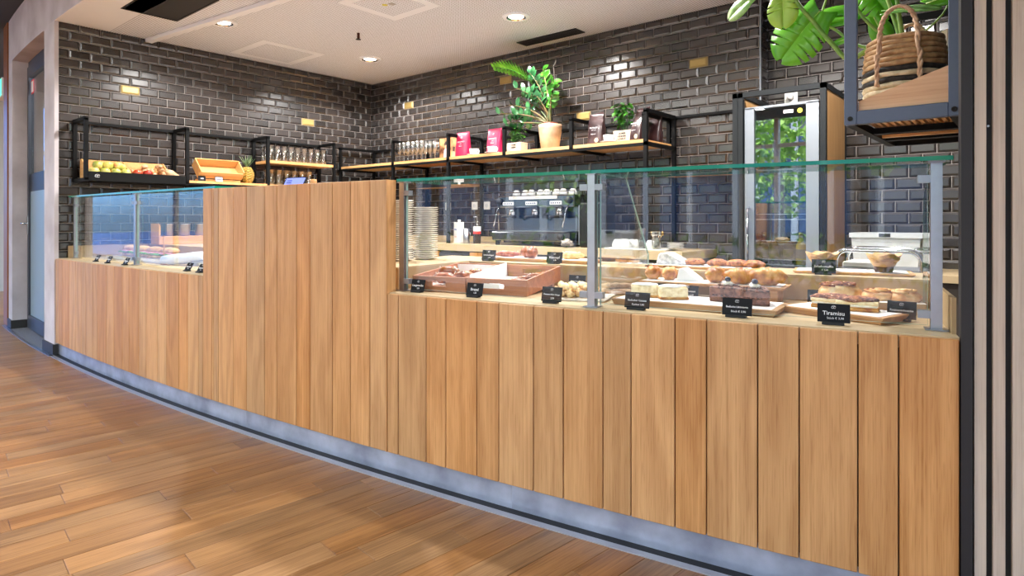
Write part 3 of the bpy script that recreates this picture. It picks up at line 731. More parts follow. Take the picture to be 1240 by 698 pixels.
# croissants on a raised board
CB = board('raised narrow board with croissants between cookies and cakes', 4.928, .515, .785, .565, .15, .012, R(-1.5), None, True, feet=.052)
ZC = .785+.052+.0135
def croissant(parent, Lc, r, mat, ridges=6, bend=1.0):
    m = MB(); n = 30; pts = []; rs = []
    for k in range(n+1):
        u = -1+2*k/n; a = u*bend
        pts.append((Lc*math.sin(a)/math.sin(bend)*.5 if bend else u*Lc/2, -.35*Lc*(math.cos(a)-math.cos(bend)) , r*.86))
        q = max(.10, (1-abs(u)**1.9))**.75
        rs.append(r*q*(1+.05*math.sin(u*ridges*math.pi)))
    m.tube(pts, rs, 12, flat=.92)
    return obj('crust', m, mat, parent)
for x, L, r, lab, rt in ((-.215, .085, .033, 'small dark-topped croissant at end of raised board, nearest the middle post', 1.4), (-.145, .085, .032, 'small dark-topped croissant beside the white paper wedge', 1.5),
                     (.04, .10, .037, 'plump golden croissant beside the white paper wedge', 1.25), (.145, .13, .036, 'long golden croissant in middle of the three', .35), (.245, .14, .039, 'large golden croissant at end nearest the slatted wall', .2)):
    p, rz = at(4.928, .515, ZC, x-.04, 0, R(-1.5))
    t = thing('croissant', lab, 'pastry', p, rz+rt, 'croissants on the raised board')
    croissant(t, L, r, crust, 5 if L < .1 else 7, .95)
    if L < .09:
        q = MB()
        for i in range(16): x_, y_ = random.uniform(-.02, .02), random.uniform(-.018, .018); q.box(x_-.004, x_+.004, y_-.0015, y_+.0015, .052, .058)
        stuff('nut_topping', q, choc, t)
p, rz = at(4.928, .515, ZC, -.10, .02, R(-1.5))
t = thing('paper_wedge', 'folded white paper wedge between croissants', 'paper', p, rz)
obj('folded_sheet', MB().prism_y([(-.035, 0), (.055, 0), (.052, .008), (-.01, .052), (-.025, .05)], -.05, .03), white_paper, t, bevel=.002)
# cookies, upper step
board('long board of brown cookies on the upper step', 4.84, .775, .885, .46, .17, .011, R(-3), oak_shelf)
ck = M2('cookie_crust', (128, 66, 28), (196, 122, 62), 60, .38, .6, rough=.6, bump=.8)
for k, x in enumerate((-.045, .055, .135, .205)):
    p, rz = at(4.84, .775, .897, x, -.005, R(-3))
    t = thing('nut_cookie', ('thick brown cookie nearest the foil wedge', 'second brown cookie counted from the foil wedge', 'third brown cookie counted from the foil wedge', 'brown cookie at the far end from the foil wedge')[k], 'cookie', p, rz+.3*k, 'cookies on the upper step')
    obj('cookie_body', MB().lump((0, 0, .012), (.047, .042, .019), .22, k+2, 18, 10, 3, flat_bottom=True), ck, t)
    q = MB()
    for i in range(14):
        a, r_ = random.uniform(0, 6.3), random.uniform(0, .034); q.lump((r_*math.cos(a), r_*math.sin(a), .0285-.006*r_/.034), (.005, .004, .003), .3, i, 6, 4)
    stuff('nut_pieces', q, crust_d, t)
foil = M2('crumpled_foil', (190, 192, 198), (240, 240, 244), 70, .4, .6, rough=.3, bump=1.0)
p, rz = at(4.84, .775, .897, -.155, 0, R(-3))
t = thing('foil_wedge', 'silver foil-wrapped wedge at the end of the cookie board', 'wrapped cake', p, rz)
m = MB().prism_y([(-.06, 0), (.08, 0), (.078, .012), (-.005, .055), (-.045, .05)], -.045, .045); obj('wrapped_body', m, foil, t, bevel=.006)
# tongs
p, rz = at(4.53, .75, .885, 0, 0)
t = thing('serving_tongs', 'steel serving tongs lying on the upper step behind the middle post', 'tongs', p, rz+.15)
for sg in (-1, 1): obj('arm', MB().tube([(-.09, 0, .012), (0, sg*.012, .012), (.07, sg*.02, .012), (.085, sg*.022, .01)], .005, 6, flat=.5), chrome, t)
# muffins, upper step
board('thin pale board of muffins on the upper step beside the slatted wall', 5.42, .79, .885, .42, .18, .010, R(2), oak_shelf)
def muffin(s, d, lab, dark):
    p, rz = place(s, d, .8965)
    t = thing('muffin', lab, 'muffin', p, rz)
    m = MB(); n = 20
    prof = [(.030, 0), (.034, .02), (.040, .040)]
    m.lathe(prof, n=n); obj('cup_body', m, muffd if dark else baking_paper, t)
    # paper collar with four wavy lobes
    v = []; f = []
    for i in range(5):
        z = .022+.046*i/4
        for k in range(28):
            a = 2*math.pi*k/28; r = .035+.020*(i/4)+.004*i/4*math.sin(4*a+.6)*2
            v.append((r*math.cos(a), r*math.sin(a), z+(.006*math.sin(4*a) if i == 4 else 0)))
    for i in range(4):
        for k in range(28): f.append((i*28+k, i*28+(k+1) % 28, (i+1)*28+(k+1) % 28, (i+1)*28+k))
    m = MB().add(v, f, True); c = obj('paper_collar', m, baking_paper, t)
    md = c.modifiers.new('thick', 'SOLIDIFY'); md.thickness = .001
    obj('crumb_top', MB().lump((0, 0, .052), (.052, .052, .022), .25, s, 18, 10, 3), muff if not dark else M2('pale_muffin_top', (170, 124, 74), (214, 172, 118), 40, rough=.7, bump=.5), t)
    obj('chocolate_piece', MB().lump((.008, -.006, .0735), (.011, .006, .004), .4, 2, 8, 5), choc, t)
muffin(5.315, .76, 'muffin in brown baking paper, partly behind the Schokomuffin sign', False)
muffin(5.533, .76, 'dark-bottomed muffin in pale collar standing before the steel trolley rails', True)
# snail pastries on pale block stand, tiramisu in front
p, rz = place(5.487, .47, .785, R(8))
t = thing('pastry_stand', 'pale wooden block stand under the cinnamon pastries', 'stand', p, rz)
obj('block', MB().box(-.145, .145, -.085, .085, 0, .036), wood('pale_block', (176, 150, 124), (206, 182, 156), 'X', var=.02), t, bevel=.002)
obj('paper_liner', MB().box(-.15, .145, -.09, .08, .036, .0375), white_paper, t)
snail = M2('cinnamon_crust', (196, 132, 70), (238, 200, 140), 22, .35, .62, rough=.5, c3=(250, 232, 190), bump=.3)
def bun(x, y, rad, lab, top, sd):
    p, rz = at(5.487, .47, .8228, x, y, R(8))
    t = thing('snail_pastry', lab, 'pastry', p, rz+.2*sd, 'snail pastries on the block stand')
    obj('bun_body', MB().lump((0, 0, rad[2]*.45), rad, .12, sd, 20, 12, 2.2, flat_bottom=True), snail, t)
    sp = [((.1+.8*k/40)*rad[0]*math.cos(k*.42), (.1+.8*k/40)*rad[1]*math.sin(k*.42), rad[2]*1.40-.006*(k/40)**2) for k in range(41)]
    obj('swirl', MB().tube(sp, rad[2]*.16, 6), top, t)
bun(-.095, .03, (.072, .055, .036), 'large cocoa-topped pale bun, back left on the block stand', cocoa, 1)
bun(.025, -.005, (.058, .048, .026), 'golden snail pastry in middle of the block stand', crust, 2)
bun(.098, -.02, (.050, .045, .027), 'pale snail pastry at the slatted-wall end of the block stand', snail, 3)
TB = board('oak board with cocoa-dusted paper under the tiramisu slices', 5.405, .262, .785, .34, .17, .022, R(-28))
def tira(x, y, lab, rt):
    p, rz = at(5.405, .262, .8085, x, y, R(-28))
    t = thing('tiramisu_slice', lab, 'cake', p, rz+rt, 'tiramisu slices on the tilted board')
    obj('sponge_layer', MB().box(-.06, .06, -.038, .038, 0, .013), crust, t, bevel=.003); obj('cream_layer', MB().box(-.058, .058, -.036, .036, .013, .021), cream, t, bevel=.003)
    obj('sponge_layer', MB().box(-.06, .06, -.038, .038, .021, .032), crumb, t, bevel=.003); obj('cocoa_topping', MB().lump((0, 0, .034), (.062, .040, .012), .35, x*9, 18, 8, 4), cocoa, t)
tira(-.045, .01, 'cocoa-dusted tiramisu slice, left one on the board', R(25)); tira(.04, .01, 'cocoa-dusted tiramisu slice, right one on the board', R(25))

# ================================================================ plates on the end step
pm = MB().lathe([(.030, 0), (.034, .0015), (.058, .006), (.068, .0098), (.0675, .0112), (.056, .0078), (.034, .0042), (.0, .004)], n=28, cap=True)
pme = obj('side_plate', pm, cream_plate)
tag(pme, 'cream plate in the taller stack beside the tall cabinet', 'plate', 'plates in the taller stack')
def stack(s, d, n, lab, grp, first=None):
    for k in range(n):
        o = first if (k == 0 and first) else pme.copy()
        if o is not first: COL.objects.link(o)
        p = A(s, d, .885+k*.01125); o.location = (p.x+random.uniform(-.0015, .0015), p.y+random.uniform(-.0015, .0015), p.z); o['label'] = lab; o['group'] = grp
stack(3.330, .427, 28, 'cream plate in the taller stack beside the tall cabinet', 'plates in the taller stack', pme)
stack(3.352, .598, 25, 'cream plate in the lower stack behind the taller one', 'plates in the lower stack')
# ================================================================ back of the bar
door_oak = wood('cabinet_oak', (176, 120, 62), (206, 152, 90), 'X', rough=.45, var=.05)
t = thing('back_counter', 'oak back counter with beige top along the dark tiled walls', 'counter')
obj('worktop', MB().prism([(WX+.012, 2.64), (-5.50, 2.64), (-5.50, 4.0), (-1.86, 4.0), (-1.86, WY-.012), (WX+.012, WY-.012)], .815, .875), beige_top, t)
obj('carcass', MB().prism([(WX+.012, 2.65), (-5.53, 2.65), (-5.53, 4.03), (-1.88, 4.03), (-1.88, WY-.012), (WX+.012, WY-.012)], .10, .815), core, t)
obj('splashback', MB().box(-5.45, -4.0, WY-.03, WY-.0125, .875, .93).box(WX+.0125, WX+.03, 2.66, WY-.03, .875, .93), beige_top, t)
obj('plinth', MB().prism([(WX+.02, 2.66), (-5.58, 2.66), (-5.58, 4.08), (-1.9, 4.08), (-1.9, WY-.02), (WX+.02, WY-.02)], 0, .10), black_matt, t)
x = -5.47
for k, wd_ in enumerate((.48, .6, .6, .5, .6, .4, .4)):
    d = obj('cabinet_door', MB().box(0, wd_-.006, 0, .02, 0, .60), door_oak, t, (x, 4.008, .115), bevel=.002)
    obj('recessed_grip', MB().box(.10, wd_-.11, .002, .021, .605, .67), M('grip_recess', (40, 40, 44), .6), d)
    obj('top_rail', MB().box(0, .095, 0, .02, .605, .69).box(wd_-.10, wd_-.006, 0, .02, .605, .69), door_oak, d)
    x += wd_
x = 2.68
for k in range(2):
    obj('cabinet_door', MB().box(0, .02, 0, .554, 0, .67), door_oak, t, (-5.525, x, .115), bevel=.002); x += .56

# --- shelving of black square tube
def bars(m, segs, w=.028):
    for (x0, y0, z0), (x1, y1, z1) in segs:
        m.box(min(x0, x1)-w/2, max(x0, x1)+w/2, min(y0, y1)-w/2, max(y0, y1)+w/2, min(z0, z1)-(w/2 if z0 == z1 else 0), max(z0, z1)+(w/2 if z0 == z1 else 0))
    return m
XB, XF = WX+.03, -5.80
t = thing('shelf_rack', 'black steel shelf rack on the left tiled wall with fruit and tumblers', 'shelf rack')
for k, y in enumerate((1.59, 2.363, 3.125, 3.878)):
    obj('side_frame', bars(MB(), [((XB, y, 1.42 if k < 3 else .932), (XB, y, 1.91)), ((XF, y, 1.42), (XF, y, 1.91)), ((XB, y, 1.91), (XF, y, 1.91)), ((XB, y, 1.42), (XF, y, 1.42))]), steel_black, t)
obj('wall_rail', bars(MB(), [((XB, 1.59, 1.91), (XB, 3.878, 1.91)), ((XB, 1.59, 1.42), (XB, 3.878, 1.42))], .022), steel_black, t)
obj('tray_lip', MB().box(XF-.004, XF+.014, 1.60, 2.353, 1.412, 1.487).box(XB, XF, 1.60, 2.353, 1.412, 1.424), steel_black, t)
b = obj('shelf_board', MB().box(XB, XF+.012, 2.378, 3.111, 1.428, 1.450), oak_shelf, t); obj('front_rail', MB().box(XF, XF+.014, 2.378, 3.111, 1.410, 1.428), steel_black, b)
obj('shelf_board', MB().box(XB, XF+.012, 3.14, 3.862, 1.660, 1.686), oak_shelf, t); obj('shelf_board', MB().box(XB, XF+.012, 3.14, 3.862, 1.422, 1.446), oak_shelf, t)
em = emblem(t, (XF+.0155, 1.665, 1.45), .016, text_white, rot=(R(90), 0, R(90)))
# fruit crate: back, ends and slanted divider, set in the tray
t = thing('fruit_crate', 'pale wooden two-bay crate in the black shelf tray', 'crate')
obj('back_panel', MB().box(XB+.02, XB+.032, 1.62, 2.25, 1.4245, 1.60), crate_wood, t)
obj('base', MB().box(XB+.033, XF-.02, 1.635, 2.25, 1.4245, 1.453), crate_wood, t)
for y in (1.62, 2.24): obj('end_panel', MB().prism_y([(XB+.033, 1.4325), (XF-.02, 1.4325), (XF-.02, 1.46), (XB+.06, 1.60), (XB+.033, 1.60)], y, y+.012), crate_wood, t)
obj('divider', MB().prism_y([(XB+.033, 1.4325), (XF-.02, 1.4325), (XF-.02, 1.46), (XB+.033, 1.60)], 1.93, 1.942), crate_wood, t)
apple_m = M2('green_apple_skin', (150, 158, 64), (214, 202, 112), 14, .35, .55, rough=.3, c3=(214, 140, 96))
ap = MB().lathe([(.004, .062), (.010, .066), (.022, .069), (.033, .060), (.038, .042), (.036, .024), (.026, .007), (.014, .001), (.004, .003)][::-1], n=16)
ap0 = None
spots = [(1.665, -5.865, 0), (1.742, -5.86, 0), (1.82, -5.865, 0), (1.895, -5.86, 0), (1.70, -5.94, 0), (1.78, -5.94, 0), (1.86, -5.945, 0), (1.69, -6.02, 0), (1.78, -6.02, 0), (1.87, -6.02, 0),
         (1.70, -5.905, .056), (1.775, -5.90, .057), (1.85, -5.905, .056), (1.74, -5.98, .058), (1.82, -5.98, .058), (1.89, -5.96, .05)]
for k, (y, x, dz) in enumerate(spots):
    lab = ('green-yellow apple in the upper layer of the heap' if dz else 'green-yellow apple in the bottom layer of the heap')
    if ap0 is None:
        ap0 = obj('apple', ap, apple_m, None, (x, y, 1.4542+dz)); tag(ap0, lab, 'apple', 'apples in the crate'); obj('stalk', MB().tube([(0, 0, .062), (.002, 0, .072), (.006, .002, .08)], .0015, 5), core, ap0)
    else: dup(ap0, (x, y, 1.4542+dz), 1.3*k, lab)
red_a = M2('red_fruit_skin', (150, 40, 26), (198, 84, 44), 8, rough=.3)
rd = obj('red_apple', ap, red_a, None, (-5.865, 1.985, 1.4542)); tag(rd, 'small red apple beside the ginger in the right bay', 'apple', 'red apples in the crate'); obj('stalk', MB().tube([(0, 0, .062), (.006, .002, .08)], .0015, 5), core, rd)
for x, y in ((-5.865, 2.065), (-5.95, 2.03)): dup(rd, (x, y, 1.4542), x*9)
gin = M2('ginger_skin', (176, 132, 92), (222, 188, 148), 20, .35, .62, rough=.7, bump=.4)
for k, (y, x, z, a, lab) in enumerate(((2.12, -5.89, 1.478, .3, 'knobbly ginger root beside the red apples'), (2.19, -5.92, 1.505, -.5, 'knobbly ginger root leaning in the middle of the pile'), (2.17, -5.87, 1.476, 1.2, 'ginger root at front of the pile'), (2.24, -5.89, 1.53, .9, 'pale ginger root at top of the pile'))):
    t = thing('ginger_root', lab, 'ginger', (x, y, z), a, 'ginger roots in the crate')
    m = MB()
    for j in range(7):
        a2 = j*1.1+k; m.lump((.028*j*math.cos(.4*a2)-.06, .022*math.sin(a2), .022*math.cos(a2*1.4)+.02), (.026, .017, .017), .35, j+k*7, 10, 7, 2.5, rot=a2)
    obj('root_body', m, gin, t)
p = Vector((-5.875, 2.285, 1.455))
t = thing('bread_wedge', 'pale brown root vegetable leaning at the end of the tray', 'vegetable', p, R(90)+.1)
obj('root_body', MB().tube([(-.075, 0, .075), (-.03, 0, .05), (.02, 0, .02), (.055, 0, .0)], [.018, .034, .028, .012], 10), gin, t); t.name = 'root_vegetable'
# tilted crate
t = thing('tilted_crate', 'empty pale wooden crate tilted forward on the left wall shelf', 'crate', (-5.995, 2.68, 1.451), R(90))
for nm, v in (('base', (-.2, .2, .0, .16, 0, .010)),):
    pass
bodyrot = (R(45), 0, 0); e = bpy.data.objects.new('crate_body', None); bpy.data.objects.remove(e)
def cpart(nm, a): return obj(nm, MB().box(*a), crate_wood, t, (0, -.10, 0), rot=bodyrot, bevel=.0015)
cpart('base', (-.195, .195, .0, .15, .05, .060)); cpart('front_panel', (-.195, .195, -.011, 0, .05, .125)); cpart('back_panel', (-.195, .195, .15, .161, .05, .145))
cpart('end_panel', (-.206, -.1955, -.011, .161, .05, .145)); cpart('end_panel', (.1955, .206, -.011, .161, .05, .145))
obj('prop_block', MB().box(-.19, .19, -.15, -.06, 0, .022), crate_wood, t)
for y, lab, bd in ((2.50, 'round-cornered dark sign leaning at the tilted crate', '2,50'), (2.655, 'pale grey price card below the tilted crate', 'Ananas')):
    t = thing('shelf_sign', lab, 'price sign', (-5.815, y, 1.451), R(90))
    c = obj('card', MB().prism_y([(-.03, 0), (.03, 0), (.034, .006), (.034, .042), (.03, .048), (-.03, .048), (-.034, .042), (-.034, .006)], 0, .002), black_card if y < 2.6 else M('grey_card', (150, 156, 176), .5), t, rot=(R(-12), 0, 0))
    text(bd, .017, text_white if y < 2.6 else black_matt, c, (0, -.001, .024))
# pineapple
t = thing('pineapple', 'ripe pineapple with spiky crown on the left wall shelf', 'fruit', (-5.90, 2.965, 1.451))
m = MB(); n = 16; v = []; f = []
for i in range(15):
    z = .16*i/14; r = .056*max(.35, math.sin(math.pi*(i+2.2)/18.4))**.6
    for k in range(n):
        a = 2*math.pi*(k+(i % 2)*.5)/n; q = r*(1+.17*((i+k) % 2)); v.append((q*math.cos(a), q*math.sin(a), z))
for i in range(14):
    for k in range(n): f.append((i*n+k, i*n+(k+1) % n, (i+1)*n+(k+1) % n, (i+1)*n+k))
f += [tuple(range(n))[::-1], tuple(14*n+k for k in range(n))]
obj('fruit_body', MB().add(v, f), M2('pineapple_skin', (92, 78, 32), (186, 148, 58), 75, .35, .6, rough=.6, c3=(110, 120, 40)), t)
def blade_leaf(L, w, bend, n=6, thick=.0012):
    v = []; f = []
    for i in range(n+1):
        u = i/n; ww = w*math.sin(math.pi*min(.98, .18+.82*u))**.8*(1-u*.3) if u < .98 else .001
        y = L*u; z = -bend*L*u*u
        v += [(-ww/2, y, z), (0, y, z-ww*.2), (ww/2, y, z)]
    for i in range(n):
        a = 3*i; f += [(a, a+1, a+4, a+3), (a+1, a+2, a+5, a+4)]
    return v, f
lf = M2('pineapple_leaf', (70, 100, 64), (140, 160, 116), 18, rough=.5)
for k in range(20):
    v, f = blade_leaf(.06+.075*random.random(), .016, -.2+.5*random.random(), 5)
    m = MB().add(v, f, True); o = obj('crown_leaf', m, lf, t, (0, 0, .155), rot=(R(50+34*(k/20.)), 0, k*2.4)); md = o.modifiers.new('t', 'SOLIDIFY'); md.thickness = .0015
t = thing('terracotta_pot', 'small brown pot half hidden behind the pineapple', 'pot', (-6.0, 2.93, 1.451)); obj('pot_body', MB().lathe([(.035, 0), (.045, .10), (.05, .10), (.05, .12), (.042, .12), (.038, .02), (0, .02)], n=18, cap=False), M('terracotta', (128, 62, 44), .7), t)
# tumblers
tb = MB().lathe([(.0, .0), (.026, 0), (.030, .01), (.034, .155), (.0322, .155), (.0285, .014), (0, .012)], n=14, cap=False)
tum = None
def tumbler_at(x, y, z, lab, grp, sc=1.0):
    global tum
    if tum is None:
        tum = obj('tumbler', tb, tumbler, None, (x, y, z)); tag(tum, lab, 'glass', grp); tum.scale = (sc,)*3
    else:
        o = tum.copy(); COL.objects.link(o); o.location = (x, y, z); o['label'] = lab; o['group'] = grp; o.scale = (sc,)*3
for r_, x in enumerate((-5.87, -5.95, -6.03)):
    for k in range(9): tumbler_at(x, 3.185+.076*k+.01*r_, 1.6865, 'clear tumbler on the upper board of the left wall shelf', 'tumblers on the upper board')
for r_, x in enumerate((-5.88, -5.97)):
    for k in range(6): tumbler_at(x, 3.20+.085*k, 1.4465, 'clear tumbler on the lower board of the left wall shelf', 'tumblers on the lower board')
# --- rack on the back wall
YB, YF = WY-.03, 4.12
t = thing('shelf_rack', 'long black steel shelf rack with oak boards on the back tiled wall', 'shelf rack')
xs = (-6.03, -5.10, -4.28, -3.573, -2.862, -2.2)
for k, x in enumerate(xs):
    low = .876 if k in (0, 1, 2, 5) else 1.66
    sg = [((x, YB, .932 if low < 1 else low), (x, YB, 1.905)), ((x, YF, low), (x, YF, 1.905)), ((x, YB, 1.905), (x, YF, 1.905)), ((x, YB, 1.66), (x, YF, 1.66))]
    if k == 5: sg += [((x-.045, YF+.06, 1.66), (x-.045, YF+.06, 1.89)), ((x-.045, YB, 1.66), (x-.045, YB, 1.89)), ((x-.045, YB, 1.89), (x-.045, YF+.06, 1.89)), ((x-.045, YB, 1.675), (x-.045, YF+.06, 1.675))]
    obj('side_frame', bars(MB(), sg), steel_black, t)
for a, b in zip(xs[:-1], xs[1:]):
    o = obj('shelf_board', MB().box(a+.016, b-.016, YF-.004, YB-.01, 1.668, 1.694), oak_shelf, t)
    obj('front_rail', MB().box(a+.015, b-.015, YF-.012, YF+.012, 1.645, 1.667), steel_black, o)
obj('wall_rail', bars(MB(), [((-6.03, YB, 1.905), (-1.60, YB, 1.905))], .02), steel_black, t)
for a, b in ((-5.085, -4.295), (-2.185, -1.60)):
    o = obj('lower_board', MB().box(a, b, 4.17, YB-.016, 1.43, 1.452), oak_shelf, t); obj('front_rail', MB().box(a, b, 4.16, 4.169, 1.415, 1.452), steel_black, o)
SZ = 1.6945
# stemmed glasses
fl_ = MB().lathe([(0, 0), (.030, 0), (.030, .002), (.006, .006), (.004, .012), (.004, .085), (.012, .096), (.024, .115), (.027, .15), (.024, .205), (.0228, .205), (.0255, .15), (.0225, .117), (0, .098)], n=14, cap=False)
f0 = None
for r_, y in enumerate((4.2, 4.3, 4.41)):
    for k in range(7):
        x = -5.09+.070*k+.012*r_
        if k == 6 and r_ == 0: continue
        if f0 is None: f0 = obj('stemmed_glass', fl_, tumbler, None, (x, y, SZ)); tag(f0, 'stemmed glass among many on the back wall shelf', 'glass', 'stemmed glasses in the row')
        else: o = f0.copy(); COL.objects.link(o); o.location = (x, y, SZ)
o = f0.copy(); COL.objects.link(o); o.location = (-5.23, 4.23, SZ); o['label'] = 'single stemmed glass left of the steel post, nearest the corner'
# framed picture (flat print)
t = thing('framed_photo', 'framed picture of people in a warm room on the shelf', 'picture', (-4.50, 4.36, SZ), R(2))
obj('frame', MB().box(-.16, .16, 0, .02, 0, .235), steel_black, t)
pr = obj('print', MB().box(-.15, .15, -.0015, 0, .008, .228), M2('warm_print', (92, 46, 26), (226, 168, 110), 14, .35, .65), t)
def blob(pts, mat, y=-.0022): return obj('printed_figure', MB().prism_y(pts, y, y+.0006), mat, pr)
skin = M('print_skin', (216, 164, 140), .6); shirt = M('print_shirt', (226, 214, 226), .6); hair = M('print_hair', (52, 32, 28), .6)
blob([(-.10, .01), (-.02, .01), (-.03, .09), (-.055, .13), (-.085, .11)], shirt, -.0024); blob([(-.075, .12), (-.035, .12), (-.03, .155), (-.05, .17), (-.07, .155)], skin, -.0026); blob([(-.08, .15), (-.04, .165), (-.035, .185), (-.065, .195), (-.085, .175)], hair, -.0028)
blob([(.02, .01), (.09, .01), (.075, .08), (.03, .09)], skin, -.0024); blob([(.035, .09), (.06, .085), (.065, .13), (.04, .135)], hair, -.0026); blob([(-.02, .15), (-.004, .15), (-.004, .226), (-.02, .226)], M('print_light', (250, 226, 190), .6), -.0024)
# coffee bags
def bag(name, label, x, y, z, h, w, d, mat, rz, lean=0, grp='coffee bags on the back shelf', crumple=.0, txt=(), dot=None):
    t = thing(name, label, 'coffee bag', (x, y, z), rz, grp)
    m = MB(); n = 24; v = []; f = []; L = 12
    for i in range(L+1):
        u = i/L; dd = d*(1-u**2.2*.93); ww = w*(1-.04*math.sin(u*3))
        for k in range(n):
            a = 2*math.pi*k/n; c_, s_ = math.cos(a), math.sin(a)
            X = ww/2*math.copysign(abs(c_)**.35, c_); Y = dd/2*math.copysign(abs(s_)**.5, s_)
            q = crumple*max(0, u-.45)*mnoise.noise(Vector((X*30, Y*30, u*9+x*5)))
            v.append((X+q*.3, Y+q+lean*u*u*h*.5, z*0+u*h+(q*.6 if i == L else 0)))
    for i in range(L):
        for k in range(n): f.append((i*n+k, i*n+(k+1) % n, (i+1)*n+(k+1) % n, (i+1)*n+k))
    f += [tuple(range(n))[::-1], tuple(L*n+k for k in range(n))]
    obj('bag_body', m.add(v, f, True), mat, t)
    for body, sz, zz in txt:
        yy = -(d/2)*(1-(zz/h)**2.2*.93)-.0035+lean*(zz/h)**2*h*.5
        text(body, sz, text_white, t, (0, yy, zz), rot=(R(90-8), 0, 0))
    if dot: obj('round_sticker', MB().lathe([(.018, 0), (.018, .001)], n=16), dot, t, (.025, -d/2-.0016, .035), rot=(R(90), 0, 0))
    return t
red_bag = M('magenta_foil', (184, 34, 78), .32, coat=.4, noise=.08, scale=8); dark_bag = M2('dark_brown_foil', (46, 26, 28), (74, 48, 48), 8, rough=.28, coat=.4, bump=.35)
RBT = (('ORGANICO', .018, .145), ('caffè', .012, .125), ('Bohne', .014, .105))
t = bag('coffee_bag', 'magenta coffee bag beside the framed picture', -4.20, 4.24, SZ, .24, .165, .09, red_bag, 0, 0, txt=RBT); emblem(t, (0, -.024, .185), .011, text_white, rot=(R(76), 0, 0))
t = bag('coffee_bag', 'magenta coffee bag behind a white cup, before the potted herb', -3.81, 4.26, SZ, .24, .165, .09, red_bag, 0, 0, txt=RBT); emblem(t, (0, -.024, .185), .011, text_white, rot=(R(76), 0, 0))
DBT = (('PAPALEO', .018, .135), ('caffè crema', .010, .118), ('Espresso', .013, .085)); lab_dot = M('pale_round_label', (226, 208, 170), .5)
bag('coffee_bag', 'dark brown crumpled coffee bag standing alone by the shelf frame', -2.70, 4.24, SZ, .255, .14, .09, dark_bag, 0, 0, crumple=.05, txt=(), dot=lab_dot)
t = bpy.data.objects['coffee_bag.002']
for body, sz, zz in DBT: text(body, sz, text_white, t, (0, -.05+.12*max(0, zz-.09), zz), rot=(R(84), 0, 0))
t = bag('coffee_bag', 'dark brown coffee bag leaning at the end of the shelf', -2.33, 4.24, SZ, .265, .12, .09, dark_bag, R(-18), .5, crumple=.04, txt=(), dot=lab_dot)
for body, sz, zz in DBT: text(body, sz, text_white, t, (0, -.05+.15*max(0, zz-.06), zz), rot=(R(75), 0, 0))
bag('coffee_bag', 'dark brown coffee bag half hidden behind the end frame', -2.285, 4.42, SZ, .23, .12, .08, dark_bag, 0, 0, crumple=.03)
# cups and saucers
def cup_set(label, x, y, z, rz):
    t = thing('coffee_cup', label, 'cup', (x, y, z), rz, 'white cups on the back shelf')
    obj('saucer', MB().lathe([(.03, 0), (.034, .003), (.07, .010), (.07, .012), (.034, .006), (0, .005)], n=22), white_gloss, t)
    c = obj('cup_body', MB().lathe([(.026, .006), (.03, .008), (.042, .03), (.046, .062), (.0435, .062), (.039, .03), (.026, .012), (0, .011)], n=22, cap=False), white_gloss, t)
    obj('handle', MB().tube([(.043+.022*math.sin(a), 0, .036+.018*math.cos(a)) for a in [.1+2.9*k/8 for k in range(9)]], .0045, 6), white_gloss, c)
    text('ORGANICO', .010, M('brown_print', (60, 44, 44), .5), c, (0, -.0445, .040), rot=(R(82), 0, 0))
    return t
cup_set('white cup and saucer between the two magenta bags', -4.01, 4.19, SZ, 0); cup_set('white cup and saucer in front of the second magenta bag', -3.76, 4.165, SZ, 0); cup_set('white cup beside the lettered wooden planter', -2.55, 4.18, SZ, 0)
# planters
pl_wood = wood('whitewashed_wood', (190, 164, 140), (226, 208, 190), 'X', var=.02, grain=.6)
def leaf_mesh(L, w, mat, fold=.25, droop=.3, n=5):
    v, f = [], []
    for i in range(n+1):
        u = i/n; ww = w*math.sin(math.pi*(.06+.93*u))**.75; y = L*u; z = -droop*L*u*u
        v += [(-ww/2, y, z+fold*ww*.5), (0, y, z), (ww/2, y, z+fold*ww*.5)]
    for i in range(n): a = 3*i; f += [(a, a+1, a+4, a+3), (a+1, a+2, a+5, a+4)]
    return v, f
def herb(label, x, y, z, w, d, h, lettering, plant_h, spread, n, mat, seed, big=.03, ncat='plant', lean=0):
    random.seed(seed)
    t = thing('potted_herb', label, 'potted plant', (x, y, z))
    obj('planter', MB().prism_y([(-w/2+.006, 0), (w/2-.006, 0), (w/2, h), (-w/2, h)], -d/2, d/2), pl_wood, t, bevel=.003)
    pl = bpy.data.objects[t.children[0].name] if t.children else None
    for k, ln in enumerate(lettering): text(ln, .019, black_matt, t, (0, -d/2-.001, h*.74-.021*k), bold=.0006)
    obj('soil', MB().box(-w/2+.008, w/2-.008, -d/2+.008, d/2-.008, h-.002, h+.004), M('soil', (40, 30, 24), .9), t)
    m = MB(); sm = MB()
    for k in range(n):
        a = random.uniform(0, 6.28); r = spread*random.random()**.6; zz = h+plant_h*(.25+.75*random.random())
        px, py = r*math.cos(a)+lean*(zz-h), .6*r*math.sin(a)
        if k % 4 == 0: sm.tube([(px*.3, py*.3, h), (px*.7, py*.7, (h+zz)/2), (px, py, zz)], .0018, 4)
        v, f = leaf_mesh(big*random.uniform(.7, 1.25), big*.6, mat)
        m.T = Matrix.Translation((px, py, zz)) @ Matrix.Rotation(random.uniform(0, 6.3), 4, 'Z') @ Matrix.Rotation(random.uniform(-.7, .6), 4, 'X')
        m.add(v, f, True)
    stuff('foliage', m, mat, t); obj('stems', sm, green_d, t)
    return t
herb('small leafy herb in a whitewashed wooden planter under the shelf frame', -3.54, 4.25, SZ, .17, .10, .085, ('HOME', 'GREEN'), .13, .085, 90, green_a, 3, .035)
